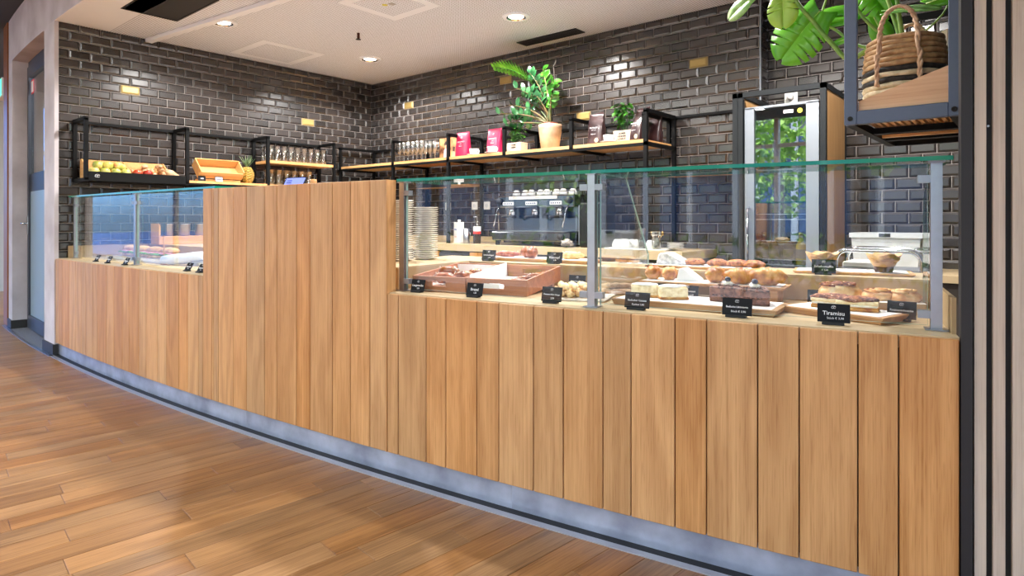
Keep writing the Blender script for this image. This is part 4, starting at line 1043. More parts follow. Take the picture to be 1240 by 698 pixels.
herb('bushy herb in a lettered wooden planter between the dark coffee bags', -2.47, 4.29, SZ, .16, .10, .10, ('HOMER', 'KINDEN', 'LOVE IT'), .22, .075, 90, green_a, 5, .055, lean=-.15)
# zamia plant in beige pot
random.seed(21)
t = thing('potted_zamia', 'tall glossy green plant in a round beige pot on the shelf', 'potted plant', (-3.21, 4.30, SZ))
potm = M2('mottled_beige_pot', (172, 146, 118), (200, 174, 144), 12, rough=.6)
obj('saucer', MB().lathe([(.06, 0), (.075, .010), (.07, .010), (0, .006)], n=22), M('clear_saucer', (206, 200, 190), .3), t)
obj('pot', MB().lathe([(.062, .007), (.072, .02), (.092, .17), (.094, .20), (.088, .20), (.084, .18), (0, .18)], n=26, cap=False), potm, t)
obj('inner_pot', MB().lathe([(.05, .181), (.062, .215), (.058, .215), (0, .205)], n=18), M('brown_plastic_pot', (110, 48, 30), .5), t)
def bez(p0, p1, p2, n): return [tuple((1-u)**2*p0[i]+2*u*(1-u)*p1[i]+u*u*p2[i] for i in range(3)) for u in [k/n for k in range(n+1)]]
zst = [((-.16, -.06, .62), 'd'), ((-.30, -.05, .52), 'd'), ((-.40, -.03, .40), 'd'), ((-.42, -.12, .32), 'd'), ((-.26, -.12, .30), 'd'), ((-.05, -.02, .60), 'a'), ((.02, .02, .56), 'a'), ((-.11, .05, .66), 'a'), ((-.22, .06, .58), 'd'), ((.06, -.06, .42), 'a'), ((-.34, .04, .44), 'd'), ((-.36, -.10, .24), 'd'), ((-.12, -.08, .46), 'd')]
bright = MB(); dark = MB()
for k, (tip, c) in enumerate(zst):
    base = (random.uniform(-.02, .02), random.uniform(-.02, .02), .2); mid = (tip[0]*.30, tip[1]*.4, .2+(tip[2]-.2)*.75)
    pts = bez(base, mid, tip, 12); obj('stem', MB().tube(pts, [.011-.008*i/12 for i in range(13)], 6), M2('zamia_stem', (60, 74, 34), (110, 88, 52), 12, rough=.5), t)
    mm = bright if c == 'a' else dark
    for i in range(6, 13):
        for sg in (-1, 1):
            if random.random() < .22: continue
            dv = (Vector(pts[min(12, i+1)])-Vector(pts[i-1])).normalized()
            side = dv.cross(Vector((0, 1, .3))).normalized()*sg; y = (side*.8+dv*.6).normalized(); z = dv.cross(side)*sg
            x = y.cross(z).normalized(); z = x.cross(y)
            v, f = leaf_mesh(random.uniform(.05, .075), .038, None, .15, .35)
            mm.T = Matrix.Translation(pts[i]) @ Matrix((x, y, z)).transposed().to_4x4() @ Matrix.Rotation(random.uniform(-.6, .6), 4, 'Z') @ Matrix.Rotation(random.uniform(-.8, .8), 4, 'Y'); mm.add(v, f, True)
stuff('leaflets', dark, M2('zamia_leaf', (22, 66, 34), (66, 122, 70), 9, rough=.22, coat=.3), t)
stuff('young_leaflets', bright, M2('zamia_young_leaf', (36, 92, 22), (78, 148, 40), 9, rough=.3, coat=.2), t)
fr = MB(); pts = bez((0, 0, .2), (-.10, 0, .66), (-.52, -.06, .72), 22); obj('stem', MB().tube(pts, .004, 6), green_a, t)
for i in range(8, 23):
    for sg in (-1, 1):
        L = .10*math.sin(math.pi*min(1, (i-6)/17.5))+.025; v, f = leaf_mesh(L, .034, None, .1, .2)
        dv = (Vector(pts[min(22, i+1)])-Vector(pts[i-1])).normalized(); side = Vector((0, -.75, .65))*sg
        y = (side+dv*.9).normalized(); z = dv.cross(y).normalized()*(-sg); x = y.cross(z)
        fr.T = Matrix.Translation(pts[i]) @ Matrix((x, y, z)).transposed().to_4x4(); fr.add(v, f, True)
stuff('fern_frond', fr, M2('frond_green', (70, 164, 24), (146, 222, 70), 14, rough=.35), t)
obj('bare_stem', MB().tube([(.0, .02, .2), (.03, .03, .45), (.02, .02, .66), (.045, .02, .70)], .004, 6), core, t)
t.scale = (1.1, 1.1, 1.1)
# --- things on the back counter
CZ = .8755
t = thing('espresso_machine', 'chrome espresso machine with cups on top on the back counter', 'coffee machine', (-3.30, 4.33, CZ))
obj('back_body', MB().box(-.42, .42, -.02, .22, .09, .43), M('machine_steel', (110, 114, 118), .2, metal=1), t, bevel=.012)
obj('base_tray', MB().box(-.42, .42, -.22, .22, .04, .12), M('machine_steel', (110, 114, 118), .2, metal=1), t, bevel=.01)
obj('drip_grate', MB().box(-.38, .38, -.215, -.03, .121, .126), steel, t)
obj('head_beam', MB().prism_y([(-.42, .33), (.42, .33), (.42, .43), (-.42, .43)], -.15, -.02), M('machine_steel', (110, 114, 118), .2, metal=1), t, bevel=.01)
nb = obj('name_strip', MB().box(-.27, .25, -.154, -.15, .40, .425), M('pale_strip', (214, 206, 196), .4), t); text('ESPRESSO', .016, M('red_print', (200, 40, 30), .5), nb, (-.2, -.155, .412)); text('Professional Line', .011, black_matt, nb, (.05, -.155, .412))
for x in (-.28, -.02, .24):
    p_ = obj('button_pad', MB().box(x-.06, x+.06, -.156, -.15, .35, .378), white_gloss, t)
    for j in range(5): obj('button', MB().box(x-.052+.022*j, x-.038+.022*j, -.158, -.1561, .356, .371), M('button_navy', (40, 48, 80), .4), p_)
    g = obj('group_head', MB().cyl((x, -.09, .265), .036, .065, 16), chrome, t); obj('portafilter', MB().cyl((x, -.09, .235), .034, .03, 16).tube([(x, -.12, .25), (x, -.24, .245)], .011, 8), black_matt, g)
for x in (-.38, .37): obj('steam_wand', MB().tube([(x, -.14, .36), (x, -.19, .30), (x-.02, -.21, .16)], .006, 8), chrome, t); obj('steam_knob', MB().lathe([(.0, 0), (.026, 0), (.03, .012), (.026, .024), (0, .026)], n=12), black_matt, t, (x, -.155, .385), rot=(R(90), 0, 0))
for x in (-.30, -.02): obj('gauge', MB().lathe([(.026, 0), (.026, .008), (.022, .010), (0, .010)], n=16), M('dark_gauge', (30, 50, 44), .2), t, (x+.1, -.021, .24), rot=(R(90), 0, 0))
for x in (.16, .34): obj('dial', MB().lathe([(.022, 0), (.024, .02), (0, .022)], n=14), black_matt, t, (x, -.222, .08), rot=(R(90), 0, 0))
for x in (-.38, .38): obj('foot', MB().cyl((x, -.18, 0), .02, .04, 12).cyl((x, .18, 0), .02, .04, 12), black_matt, t)
obj('cup_rail', MB().tube([(-.41, -.13, .46), (.41, -.13, .46)], .005, 6).tube([(-.41, -.13, .43), (-.41, -.13, .46)], .004, 6).tube([(.41, -.13, .43), (.41, -.13, .46)], .004, 6), chrome, t)
ec = MB().lathe([(0, .055), (.018, .055), (.034, .03), (.04, 0), (.037, 0), (.031, .03), (.016, .05), (0, .05)], n=16, cap=False); e0 = None
for k in range(8):
    p = (-3.56+.085*k, 4.27+.02*(k % 2), CZ+.4305)
    if e0 is None: e0 = obj('espresso_cup', ec, white_gloss, None, p); tag(e0, 'upturned white cup in the row on the espresso machine', 'cup', 'cups on the espresso machine')
    else: o = e0.copy(); COL.objects.link(o); o.location = p
t = thing('coffee_grinder', 'tall black coffee grinder right of the espresso machine', 'grinder', (-2.73, 4.30, CZ))
obj('grinder_body', MB().box(-.10, .10, -.12, .12, 0, .36), M('black_plastic', (20, 20, 22), .35), t, bevel=.012); obj('hopper', MB().lathe([(.06, .36), (.10, .42), (.10, .53), (.0, .535)], n=18), M('smoked_hopper', (30, 28, 30), .2), t)
obj('spout', MB().box(-.03, .03, -.17, -.12, .20, .25), black_matt, t); obj('edge_strip', MB().box(-.102, -.094, -.124, -.118, .02, .34), alu, t)
t = thing('knock_towel', 'crumpled cloth lying beside the grinder on the back counter', 'cloth', (-2.86, 4.06, CZ)); obj('cloth_folds', MB().lump((0, 0, .03), (.05, .04, .035), .5, 3, 16, 10, 3, flat_bottom=True), M2('grey_brown_cloth', (110, 100, 90), (190, 180, 168), 30, rough=.9), t)
t.name = 'crumpled_cloth'
t = thing('milk_carton', 'tall white carton with blue and red print left of the machine', 'carton', (-4.22, 4.20, CZ), R(-20)); obj('carton_body', MB().box(-.04, .04, -.035, .035, 0, .20), white_gloss, t, bevel=.002); obj('cap', MB().cyl((.01, 0, .20), .014, .022, 12), white_gloss, t)
text('Milch', .026, M('blue_print', (60, 90, 170), .5), t, (0, -.0358, .13)); text('3,5%', .018, M('red_print', (200, 40, 30), .5), t, (0, -.0358, .06))
t = thing('steel_pitcher', 'slim steel cup standing between carton and red-labelled bottle', 'cup', (-4.08, 4.16, CZ)); obj('pitcher_body', MB().lathe([(.026, 0), (.03, .005), (.03, .14), (.0275, .14), (.0275, .01), (0, .008)], n=16, cap=False), steel, t); obj('handle', MB().tube([(.029, 0, .11), (.052, 0, .10), (.052, 0, .05), (.029, 0, .03)], .004, 6), steel, t)
t = thing('syrup_bottle', 'bottle with red and white label beside the espresso machine', 'bottle', (-4.0, 4.22, CZ)); obj('bottle_body', MB().lathe([(.034, 0), (.036, .005), (.036, .15), (.013, .19), (.013, .215), (0, .216)], n=18), M('dark_glass_bottle', (46, 40, 40), .15), t)
obj('label_wrap', MB().lathe([(.0365, .09), (.0365, .16)], n=18, cap=False), white_paper, t); obj('red_band', MB().lathe([(.0369, .09), (.0369, .115)], n=18, cap=False), M('red_print', (200, 40, 30), .5), t); obj('pump', MB().tube([(0, 0, .216), (0, 0, .25), (-.03, -.02, .25)], .005, 6), steel, t)
t = thing('water_tap', 'chrome swan-neck tap beside the espresso machine', 'tap', (-3.93, 4.45, CZ)); obj('tap_pipe', MB().tube([(0, 0, 0), (0, 0, .26)]+[(.06-.06*math.cos(a), -.08*(1-math.cos(a)), .26+.06*math.sin(a)) for a in [.3*k for k in range(1, 10)]], .010, 8).cyl((0, 0, 0), .022, .03, 14), chrome, t)
for k, x in enumerate((-4.778, -4.391, -4.22)):
    t = thing('wall_socket', ('white wall socket nearest the corner, above the back counter', 'white wall socket behind the carton', 'white wall socket behind the tap')[k], 'socket', (x, WY-.009, 1.24)); obj('cover_plate', MB().box(-.04, .04, -.012, 0, -.04, .04), white_gloss, t, bevel=.003); obj('socket_well', MB().lathe([(.02, 0), (.02, .001)], n=16), M('socket_grey', (206, 206, 206), .4), t, (0, -.0122, 0), rot=(R(90), 0, 0))
# tray of cups
t = thing('cup_tray', 'pale tray with rounded rim on the back counter', 'tray', (-2.27, 4.16, CZ), R(2)); obj('tray_body', MB().prism([(-.22, -.13), (.22, -.13), (.25, -.10), (.25, .10), (.22, .13), (-.22, .13), (-.25, .10), (-.25, -.10)], 0, .012), M('pale_tray', (216, 214, 208), .4), t, bevel=.004)
c0 = MB().lathe([(0, .062), (.026, .062), (.042, .034), (.046, 0), (.0435, 0), (.039, .034), (.024, .057), (0, .057)], n=16, cap=False); cc = None
for k, (x, y) in enumerate(((-2.44, 4.13), (-2.36, 4.11), (-2.28, 4.16), (-2.43, 4.21), (-2.35, 4.20))):
    p = (x, y, CZ+.0125)
    if cc is None: cc = obj('upturned_cup', c0, white_gloss, None, p); tag(cc, 'upturned white cup crowded on the pale tray', 'cup', 'cups on the tray')
    else: o = cc.copy(); COL.objects.link(o); o.location = p
o = cc.copy(); COL.objects.link(o); o.location = (-2.145, 4.10, CZ+.0125); o['label'] = 'upturned white cup beside the spoon glass on the tray'
tumbler_at(-2.215, 4.09, CZ+.0125, 'empty clear tumbler standing on the tray of cups', 'glasses on the tray', .95)
t = thing('spoon_glass', 'glass full of steel spoons on the pale tray', 'spoon holder', (-2.09, 4.07, CZ+.0125)); obj('jar', MB().lathe([(.028, 0), (.032, .005), (.036, .08), (.034, .08), (.029, .008), (0, .007)], n=16, cap=False), tumbler, t)
for k in range(11):
    a = k*2.4; r = .012+.012*(k % 3)/2; o = obj('spoon', MB().tube([(r*.5*math.cos(a), r*.5*math.sin(a), .01), (r*1.5*math.cos(a), r*1.5*math.sin(a), .10)], .0025, 5).lump((r*1.8*math.cos(a), r*1.8*math.sin(a), .112), (.011, .008, .017), .0, 1, 8, 6), chrome if k % 4 else M('brass', (196, 160, 96), .25, metal=1), t)
s0_ = MB().lathe([(.03, 0), (.06, .008), (.06, .0095), (.03, .0025), (0, .002)], n=20); so = None
for k in range(5):
    if so is None: so = obj('saucer', s0_, white_gloss, None, (-1.99, 4.17, CZ+.0125)); tag(so, 'white saucer in the short stack at the end of the tray', 'saucer', 'saucers on the tray')
    else: o = so.copy(); COL.objects.link(o); o.location = (-1.99, 4.17, CZ+.0125+.0085*k)
# left back counter: steel pots in wooden box
t = thing('pot_holder', 'pale wooden box holding three steel pots on the left back counter', 'holder', (-5.78, 2.33, .8855), R(90)); obj('box_body', MB().box(-.24, .24, -.09, .09, 0, .07), crate_wood, t, bevel=.003)
for sg in (-1, 1): obj('box_end', MB().prism_y([(sg*.24, .07), (sg*.228, .07), (sg*.228, .16), (sg*.24, .18)], -.09, .09), crate_wood, t)
for k, x in enumerate((-.14, .0, .14)):
    t = thing('steel_pot', ('steel pot nearest the concrete pillar in the wooden box', 'middle steel pot in the wooden box', 'steel pot nearest the tall cabinet in the wooden box')[k], 'pot', (-5.78, 2.33+x, .957), 0, 'steel pots in the wooden box'); obj('pot_body', MB().lathe([(.04, 0), (.046, .005), (.05, .10), (.054, .103), (.05, .106), (.046, .10), (.042, .01), (0, .008)], n=20, cap=False), steel, t)
# pos screen and mill behind tall cabinet
t = thing('order_screen', 'tilted dark tablet with lit screen behind the tall cabinet', 'screen', A(2.76, .17, 1.2205), TH(2.7)+R(8)); obj('stand', MB().box(-.05, .05, -.04, .06, 0, .012).box(-.02, .02, .02, .035, .012, .07), black_matt, t)
c = obj('screen_body', MB().box(-.075, .075, -.006, .006, 0, .10), black_matt, t, (0, 0, .02), rot=(R(-30), 0, 0)); obj('display', MB().box(-.069, .069, -.0072, -.0062, .006, .094), M('lit_blue_screen', (120, 134, 226), .3, emit=.55), c)
for z in (.075, .062): obj('menu_line', MB().box(-.055, -.02, -.008, -.0073, z, z+.005), M('navy_print', (50, 60, 140), .4), c)
t = thing('pepper_mill', 'pale wooden mill standing behind the tall cabinet', 'mill', A(2.955, .17, 1.2205)); obj('mill_body', MB().lathe([(.018, 0), (.019, .03), (.014, .05), (.017, .075), (.016, .088), (0, .09)], n=14), crate_wood, t)

# ================================================================ glass-door fridge in its housing
t = thing('fridge_housing', 'black steel frame with oak sides round the glass-door fridge', 'housing')
X0, X1, Y0, Y1, HZ = -1.59, -1.006, 4.2, 4.745, 1.955
fm = MB(); w = .034
for x in (X0, X0+.036, X1-w): fm.box(x, x+w, Y0, Y0+w, 0, HZ)
fm.box(X0, X0+w, Y1-w, Y1, 0, HZ).box(X1-w, X1, Y1-w, Y1, 0, HZ).box(X0, X1, Y0, Y0+w, HZ-w, HZ).box(X0+.036, X0+.036+w, Y0+w, Y1, HZ-w, HZ).box(X1-w, X1, Y0+w, Y1, HZ-w, HZ)
obj('steel_frame', fm, M('anthracite_steel', (20, 24, 27), .5, spec=.3), t)
obj('side_panel', MB().box(X1-.026, X1-.004, Y0+w, Y1-w, 0, HZ-w), oak_side, t); obj('side_panel', MB().box(X0+.045, X0+.06, Y0+w, Y1-w, 0, HZ-w), oak_side, t)
FX0, FX1 = -1.512, -1.050
t = thing('glass_door_fridge', 'slim silver fridge with glass door in the black frame', 'fridge', (0, 0, 0))
obj('fridge_body', MB().box(FX0, FX0+.03, 4.26, 4.70, .08, 1.84).box(FX1-.03, FX1, 4.26, 4.70, .08, 1.84).box(FX0, FX1, 4.67, 4.70, .08, 1.84).box(FX0, FX1, 4.26, 4.70, 1.825, 1.84).box(FX0, FX1, 4.26, 4.70, 0, .12), M('fridge_inner', (26, 28, 32), .4), t)
d = obj('door_frame', MB().box(FX0, FX0+.062, 4.215, 4.255, .12, 1.845).box(FX1-.075, FX1, 4.215, 4.255, .12, 1.845).box(FX0, FX1, 4.215, 4.255, 1.838, 1.852).box(FX0, FX1, 4.215, 4.255, .05, .14), alu, t)
obj('door_pane', MB().box(FX0+.062, FX1-.075, 4.228, 4.236, .14, 1.838), glassmat('fridge_glass', (.78, .82, .84), .17), d)
obj('handle', MB().tube([(FX0+.03, 4.215, 1.18), (FX0+.03, 4.185, 1.17), (FX0+.03, 4.185, .62), (FX0+.03, 4.215, .61)], .008, 8), chrome, d)
wire = M('white_wire', (214, 216, 220), .35)
for z in (.52, .80, 1.10, 1.42):
    m = MB()
    for y in (4.27, 4.65): m.tube([(FX0+.032, y, z), (FX1-.032, y, z)], .004, 6)
    m.tube([(FX0+.032, 4.268, z+.035), (FX1-.032, 4.268, z+.035)], .003, 6)
    for k in range(14): x = FX0+.045+.028*k; m.tube([(x, 4.27, z), (x, 4.65, z)], .0018, 4)
    obj('wire_shelf', m, wire, t)
obj('light_strip', MB().box(-1.335, -1.30, 4.655, 4.668, .3, 1.79), M('dark_strip', (32, 24, 24), .5), t)
obj('seal_sticker', MB().lathe([(.016, 0), (.016, .001)], n=16), M('yellow_sticker', (232, 214, 60), .4), t, (-1.165, 4.2278, 1.80), rot=(R(90), 0, 0)); obj('energy_label', MB().box(-1.265, -1.205, 4.226, 4.2279, 1.79, 1.812), white_paper, t)
bp_ = [(.028, 0), (.031, .006), (.031, .12), (.012, .165), (.012, .195), (.014, .196), (.014, .21), (0, .211)]
def bottle(x, y, z, mat, lab, grp, cap=None):
    t = thing('drink_bottle', lab, 'bottle', (x, y, z), 0, grp); obj('bottle_body', MB().lathe(bp_, n=14), mat, t); obj('label_wrap', MB().lathe([(.0315, .04), (.0315, .10)], n=14, cap=False), cap or M('muted_label', (120, 108, 92), .6), t)
yj = M('yellow_juice', (214, 178, 74), .25); bl = M('blue_water', (60, 74, 104), .2); rdj = M('red_juice', (150, 34, 40), .25); dk = M('dark_cola', (40, 24, 20), .15)
for k, x in enumerate((-1.43, -1.36, -1.27, -1.19, -1.12)):
    bottle(x, 4.34, .804, dk if k < 3 else yj, ('dark bottle with pale label on the fridge shelf second from bottom' if k < 3 else 'yellow juice bottle on the fridge shelf second from bottom'), 'bottles on the second fridge shelf')
    bottle(x, 4.34, 1.104, bl, 'bluish bottle on the third fridge shelf', 'bottles on the third fridge shelf')
    bottle(x, 4.34, .524, rdj if k == 3 else dk, ('red juice bottle low in the fridge' if k == 3 else 'dark bottle on the lowest fridge shelf'), 'bottles on the lowest fridge shelf')
    if k in (0, 1): bottle(x, 4.34, 1.424, bl, 'bluish bottle on the top fridge shelf', 'bottles on the top fridge shelf')
t = thing('wall_socket', 'white wall socket with plug above the fridge', 'socket', (-1.365, WY2-.01, 1.99)); obj('cover_plate', MB().box(-.045, .045, -.014, 0, -.065, .065), white_gloss, t, bevel=.004); obj('plug', MB().lathe([(.022, 0), (.02, .03), (.008, .045), (0, .045)], n=14), white_gloss, t, (0, -.014, -.01), rot=(R(90), 0, 0))

# ================================================================ trolley and bin right of the fridge
t = thing('tray_trolley', 'steel tube trolley with curved rails behind the muffins', 'trolley', (-.56, 3.42, 0))
for y in (-.13, .13):
    x0, x1, zt, r = -.185, .165, .955, .05
    pts = [(x0, y, .06), (x0, y, zt-r)]+[(x0+r-r*math.cos(a), y, zt-r+r*math.sin(a)) for a in [R(k*15) for k in range(1, 7)]]+[(x1-r+r*math.sin(a), y, zt-r+r*math.cos(a)) for a in [R(k*15) for k in range(0, 7)]]+[(x1, y, .06)]
    obj('rail_hoop', MB().tube(pts, .011, 8), chrome, t)
obj('tray_shelf', MB().box(-.175, .155, -.13, .13, .855, .87), steel, t); obj('tray_shelf', MB().box(-.175, .155, -.13, .13, .30, .312), steel, t)
for x in (-.185, .165):
    for y in (-.13, .13): obj('castor', MB().lathe([(.03, -.01), (.03, .01)], n=14), black_matt, t, (x, y, .03), rot=(0, R(90), 0))
obj('white_insert', MB().box(-.16, .0, -.11, .11, .871, .90), white_gloss, t, bevel=.006)
t = thing('side_bench', 'low worktop along the recessed tiled wall right of the fridge', 'bench'); obj('worktop', MB().box(-.97, -.16, 4.15, WY2-.012, .75, .79), beige_top, t); obj('carcass', MB().box(-.96, -.17, 4.18, WY2-.02, 0, .75), core, t)
t = thing('storage_bin', 'translucent white plastic bin before the recessed tiles', 'bin', (-.70, 4.40, .7905))
v = []; f = []; pr = [(.155, .11, 0), (.165, .118, .02), (.18, .128, .20), (.19, .138, .20), (.19, .138, .228), (.178, .126, .228), (.16, .112, .015), (0.001, .001, .014)]
for a, b_, z in pr: v += [(-a, -b_, z), (a, -b_, z), (a, b_, z), (-a, b_, z)]
for i in range(len(pr)-1):
    for k in range(4): f.append((4*i+k, 4*i+(k+1) % 4, 4*i+4+(k+1) % 4, 4*i+4+k))
f.append((3, 2, 1, 0))
binm, bn, bk, bb = newmat('translucent_plastic'); bb.inputs['Base Color'].default_value = lin(222, 224, 226); bb.inputs['Roughness'].default_value = .35; bb.inputs['Transmission Weight'].default_value = .25
obj('bin_body', MB().add(v, f), binm, t); obj('clip_handle', MB().box(-.03, .03, -.14, -.138, .205, .226), black_matt, t); obj('stored_item', MB().lump((.05, 0, .06), (.07, .05, .045), .3, 2, 12, 8), M('tan_item', (170, 140, 100), .7), t)
# ================================================================ hanging shelf unit with basket and monstera
HX0, HX1, HY0, HY1, HB = -.452, -.165, 2.10, 2.83, 1.387
t = thing('hanging_shelf', 'dark steel hanging shelf with slatted wooden floor above the counter end', 'shelf')
w = .034
ff = MB().box(HX0, HX0+w, HY0, HY0+.02, HB, CH).box(HX1-.026, HX1, HY0, HY0+.02, HB, CH).box(HX0+w, HX1-.026, HY0, HY0+.02, HB, HB+.040)
o = obj('end_frame', ff, steel_lit_blue, t, bevel=.0015)
for x in (HX0+.017, HX1-.012): obj('bolt', MB().lathe([(.0075, 0), (.0075, .004), (.004, .004), (.004, .002), (0, .002)], n=10), black_matt, o, (x, HY0-.0, HB+.018), rot=(R(90), 0, 0))
obj('end_frame', MB().box(HX0, HX0+.025, HY1-.02, HY1, HB, CH).box(HX1-.025, HX1, HY1-.02, HY1, HB, CH).box(HX0+.025, HX1-.025, HY1-.02, HY1, HB, HB+.03).box(HX0, HX1, HY1-.02, HY1, 1.86, 1.885), steel_black, t)
for x in (HX0, HX1-.025): obj('long_rail', MB().box(x, x+.025, HY0+.02, HY1-.02, HB, HB+.025), steel_black, t)
for y in (HY0+.30, HY0+.52): obj('cross_rail', MB().box(HX0+.025, HX1-.025, y, y+.045, HB+.002, HB+.022), steel_black, t)
for k in range(12):
    obj('slat', MB().box(HX0+.027+.0195*k, HX0+.027+.0195*k+.011, HY0+.022, HY0+.46, HB+.026, HB+.044), oak_shelf, t)
obj('cross_batten', MB().box(HX0+.027, HX1-.027, HY0+.44, HY0+.46, HB+.004, HB+.0255), oak_shelf, t)
obj('floor_board', MB().box(HX0+.026, HX1-.026, HY0+.47, HY1-.022, HB+.026, HB+.044), oak_shelf, t)
obj('sloped_front', MB().prism_y([(HX0+w+.002, HB+.042), (HX1-.028, HB+.042), (HX1-.028, 1.533), (HX0+w+.002, 1.459)], HY0+.022, HY0+.034), wood('sloped_oak', (196, 150, 108), (222, 180, 138), 'X', var=.02), t)
# basket
straw = M2('seagrass_rope', (146, 108, 72), (200, 164, 120), 40, .3, .65, rough=.8, bump=.5); strawl = M2('pale_seagrass', (196, 176, 140), (228, 212, 180), 40, rough=.8, bump=.5); strawb = M2('black_seagrass', (22, 20, 20), (52, 46, 42), 60, rough=.8, bump=.5)
bx, by, bz = -.335, 2.39, HB+.0465
t = thing('woven_basket', 'round seagrass basket with black and cream bands on the hanging shelf', 'basket', (bx, by, bz))
bands = [straw]*4+[strawl]*2+[strawb]+[strawl]+[strawb]+[straw]*6
H = .255; n = len(bands)
rad = lambda u: .088+.026*math.sin(math.pi*(.15+.7*u))
for k, mm in enumerate(bands):
    z = H*(k+.5)/n; r = rad((k+.5)/n)
    obj('coil', MB().tube([(r*math.cos(a), r*math.sin(a), z+.0015*math.sin(6*a+k)) for a in [2*math.pi*i/36 for i in range(37)]], H/n*.56, 8, cap=False), mm, t)
obj('basket_floor', MB().lathe([(.085, .004), (.085, .012), (0, .012)], n=24), straw, t)
obj('liner_soil', MB().lathe([(.096, .205), (0, .21)], n=24), M('soil', (40, 30, 24), .9), t)
rope = M2('pale_rope', (188, 150, 120), (220, 188, 158), 50, rough=.8, bump=.5)
def handle(y, sgn):
    for ph in (0, math.pi):
        pts = []
        for k in range(41):
            u = k/40; a = math.pi*u
            x = -.052*math.cos(a)*1.0; z = .20+.135*math.sin(a)**.62 if 0 < u < 1 else .20
            drop = 0
            pts.append((x+.004*math.cos(k*1.3+ph), y+.004*math.sin(k*1.3+ph), z))
        ext = lambda x, s: [(x+s*.006+.004*math.cos(j*1.3+ph), y+sgn*(.004)+.004*math.sin(j*1.3+ph), .09+.11*j/9) for j in range(9)]
        pts = ext(-.052, -1)+pts+ext(.052, 1)[::-1]
        obj('rope_handle', MB().tube(pts, .0052, 6), rope, t)
handle(-.121, -1); handle(.121, 1)
# monstera
mlf = M2('monstera_leaf', (62, 138, 22), (112, 190, 40), 5, .3, .7, rough=.3); mlf.node_tree.nodes['Principled BSDF'].inputs['Subsurface Weight'].default_value = 0
myg = M2('monstera_young_leaf', (128, 184, 50), (176, 214, 90), 6, .3, .7, rough=.35); mst = M2('monstera_stem', (84, 132, 44), (132, 164, 74), 12, rough=.45); vein = M('leaf_vein', (190, 216, 120), .5)
t = thing('monstera_plant', 'large-leaved monstera growing out of the seagrass basket', 'potted plant', (bx, by, bz+.20))
B0 = Vector((bx, by, bz+.20))
def mon_leaf(tip_dir, normal, base, L, W, mat, lobes=True, holes=4):
    """heart-shaped blade with deep cuts on its edge"""
    y = Vector(tip_dir).normalized(); z = Vector(normal).normalized(); x = y.cross(z).normalized(); z = x.cross(y)
    v = []; f = []; n = 60
    def half(u):
        q = math.sqrt(max(0, 1-((u-.42)/.585)**2)) if u > .42 else math.sqrt(max(0, 1-((u-.42)/.50)**2))
        return max(q*W/2*(1 if u < .8 else 1-.6*(u-.8)), .001)
    slits = [(.30, .60), (.47, .42), (.62, .5), (.76, .55)][:holes] if lobes else []
    for i in range(n+1):
        u = i/n; hw = half(u); yy = -.08*L+u*1.08*L
        for sgn in (-1, 1):
            k = 1.0
            for us, dp in slits:
                if abs(u-us-(.02 if sgn > 0 else 0)) < .017: k = dp
            for q in (0, .5, 1):
                x_ = sgn*hw*q*k; back = .16*L*q*q*k*(1 if i > 1 else -.3)*(1-u*.5)
                v.append((x_, yy+back-(.10*L*q*max(0, 1-u/.18)), -.15*L*(max(0, yy)/L)**2+.05*hw*q-.11*hw*q*q))
    for i in range(n):
        for h in (0, 3):
            for q in (0, 1):
                a = i*6+h+q; f.append((a, a+1, a+7, a+6))
    m = MB(); m.T = Matrix.Translation(Vector(base)-B0) @ Matrix((x, y, z)).transposed().to_4x4(); m.add(v, f, True)
    o = obj('leaf', m, mat, t); md = o.modifiers.new('thick', 'SOLIDIFY'); md.thickness = .0012
    mv = MB(); mv.T = m.T; mv.tube([(0, -.08*L, .001), (0, .4*L, -.18*L*.16+.001), (0, .95*L, -.18*L*.9+.001)], [.0022, .0016, .0006], 5); obj('midrib', mv, vein, o)
    return o
def mon_stem(*pts, r=.007):
    P = [Vector(p)-B0 for p in pts]
    out = []
    for i in range(len(P)-1):
        p0, p1, p2, p3 = P[max(0, i-1)], P[i], P[i+1], P[min(len(P)-1, i+2)]
        for k in range(6):
            u = k/6; out.append(.5*((2*p1)+(p2-p0)*u+(2*p0-5*p1+4*p2-p3)*u*u+(3*p1-p0-3*p2+p3)*u**3))
    out.append(P[-1]); obj('stem', MB().tube(out, [r*(1-.35*i/len(out)) for i in range(len(out)+1)][:len(out)], 8), mst, t)
C0 = (bx, by, bz+.22)
mon_stem(C0, (-.43, 2.40, 1.68), (-.50, 2.40, 1.655), (-.555, 2.40, 1.72), (-.61, 2.40, 1.80), (-.675, 2.40, 1.90), (-.72, 2.40, 2.02), r=.0095)
mon_stem(C0, (-.47, 2.42, 1.70), (-.545, 2.44, 1.77), (-.600, 2.45, 1.83), (-.58, 2.46, 1.92), r=.006)
mon_stem(C0, (-.38, 2.40, 1.82), (-.43, 2.42, 2.0), r=.008); mon_stem(C0, (-.35, 2.38, 1.78), (-.37, 2.38, 1.98), r=.0085); mon_stem(C0, (-.30, 2.42, 1.70), (-.235, 2.42, 1.76), (-.20, 2.42, 1.84), r=.004); mon_stem(C0, (-.45, 2.36, 1.78), (-.50, 2.34, 1.92), r=.006)
vw = lambda p: (Vector((0, 0, 1.1))-Vector(p))          # towards the hall
F = Vector((.1, -1, .15))
mon_leaf((-.55, -.1, -.62), F, (-.612, 2.43, 1.842), .185, .195, mlf, True, 4)
mon_leaf((.9, .05, .06), (.1, -1, .55), (-.635, 2.47, 1.835), .15, .10, mlf, False)
mon_leaf((.02, -.1, -1), (.2, -1, .2), (-.72, 2.40, 1.935), .12, .11, myg, True, 2)
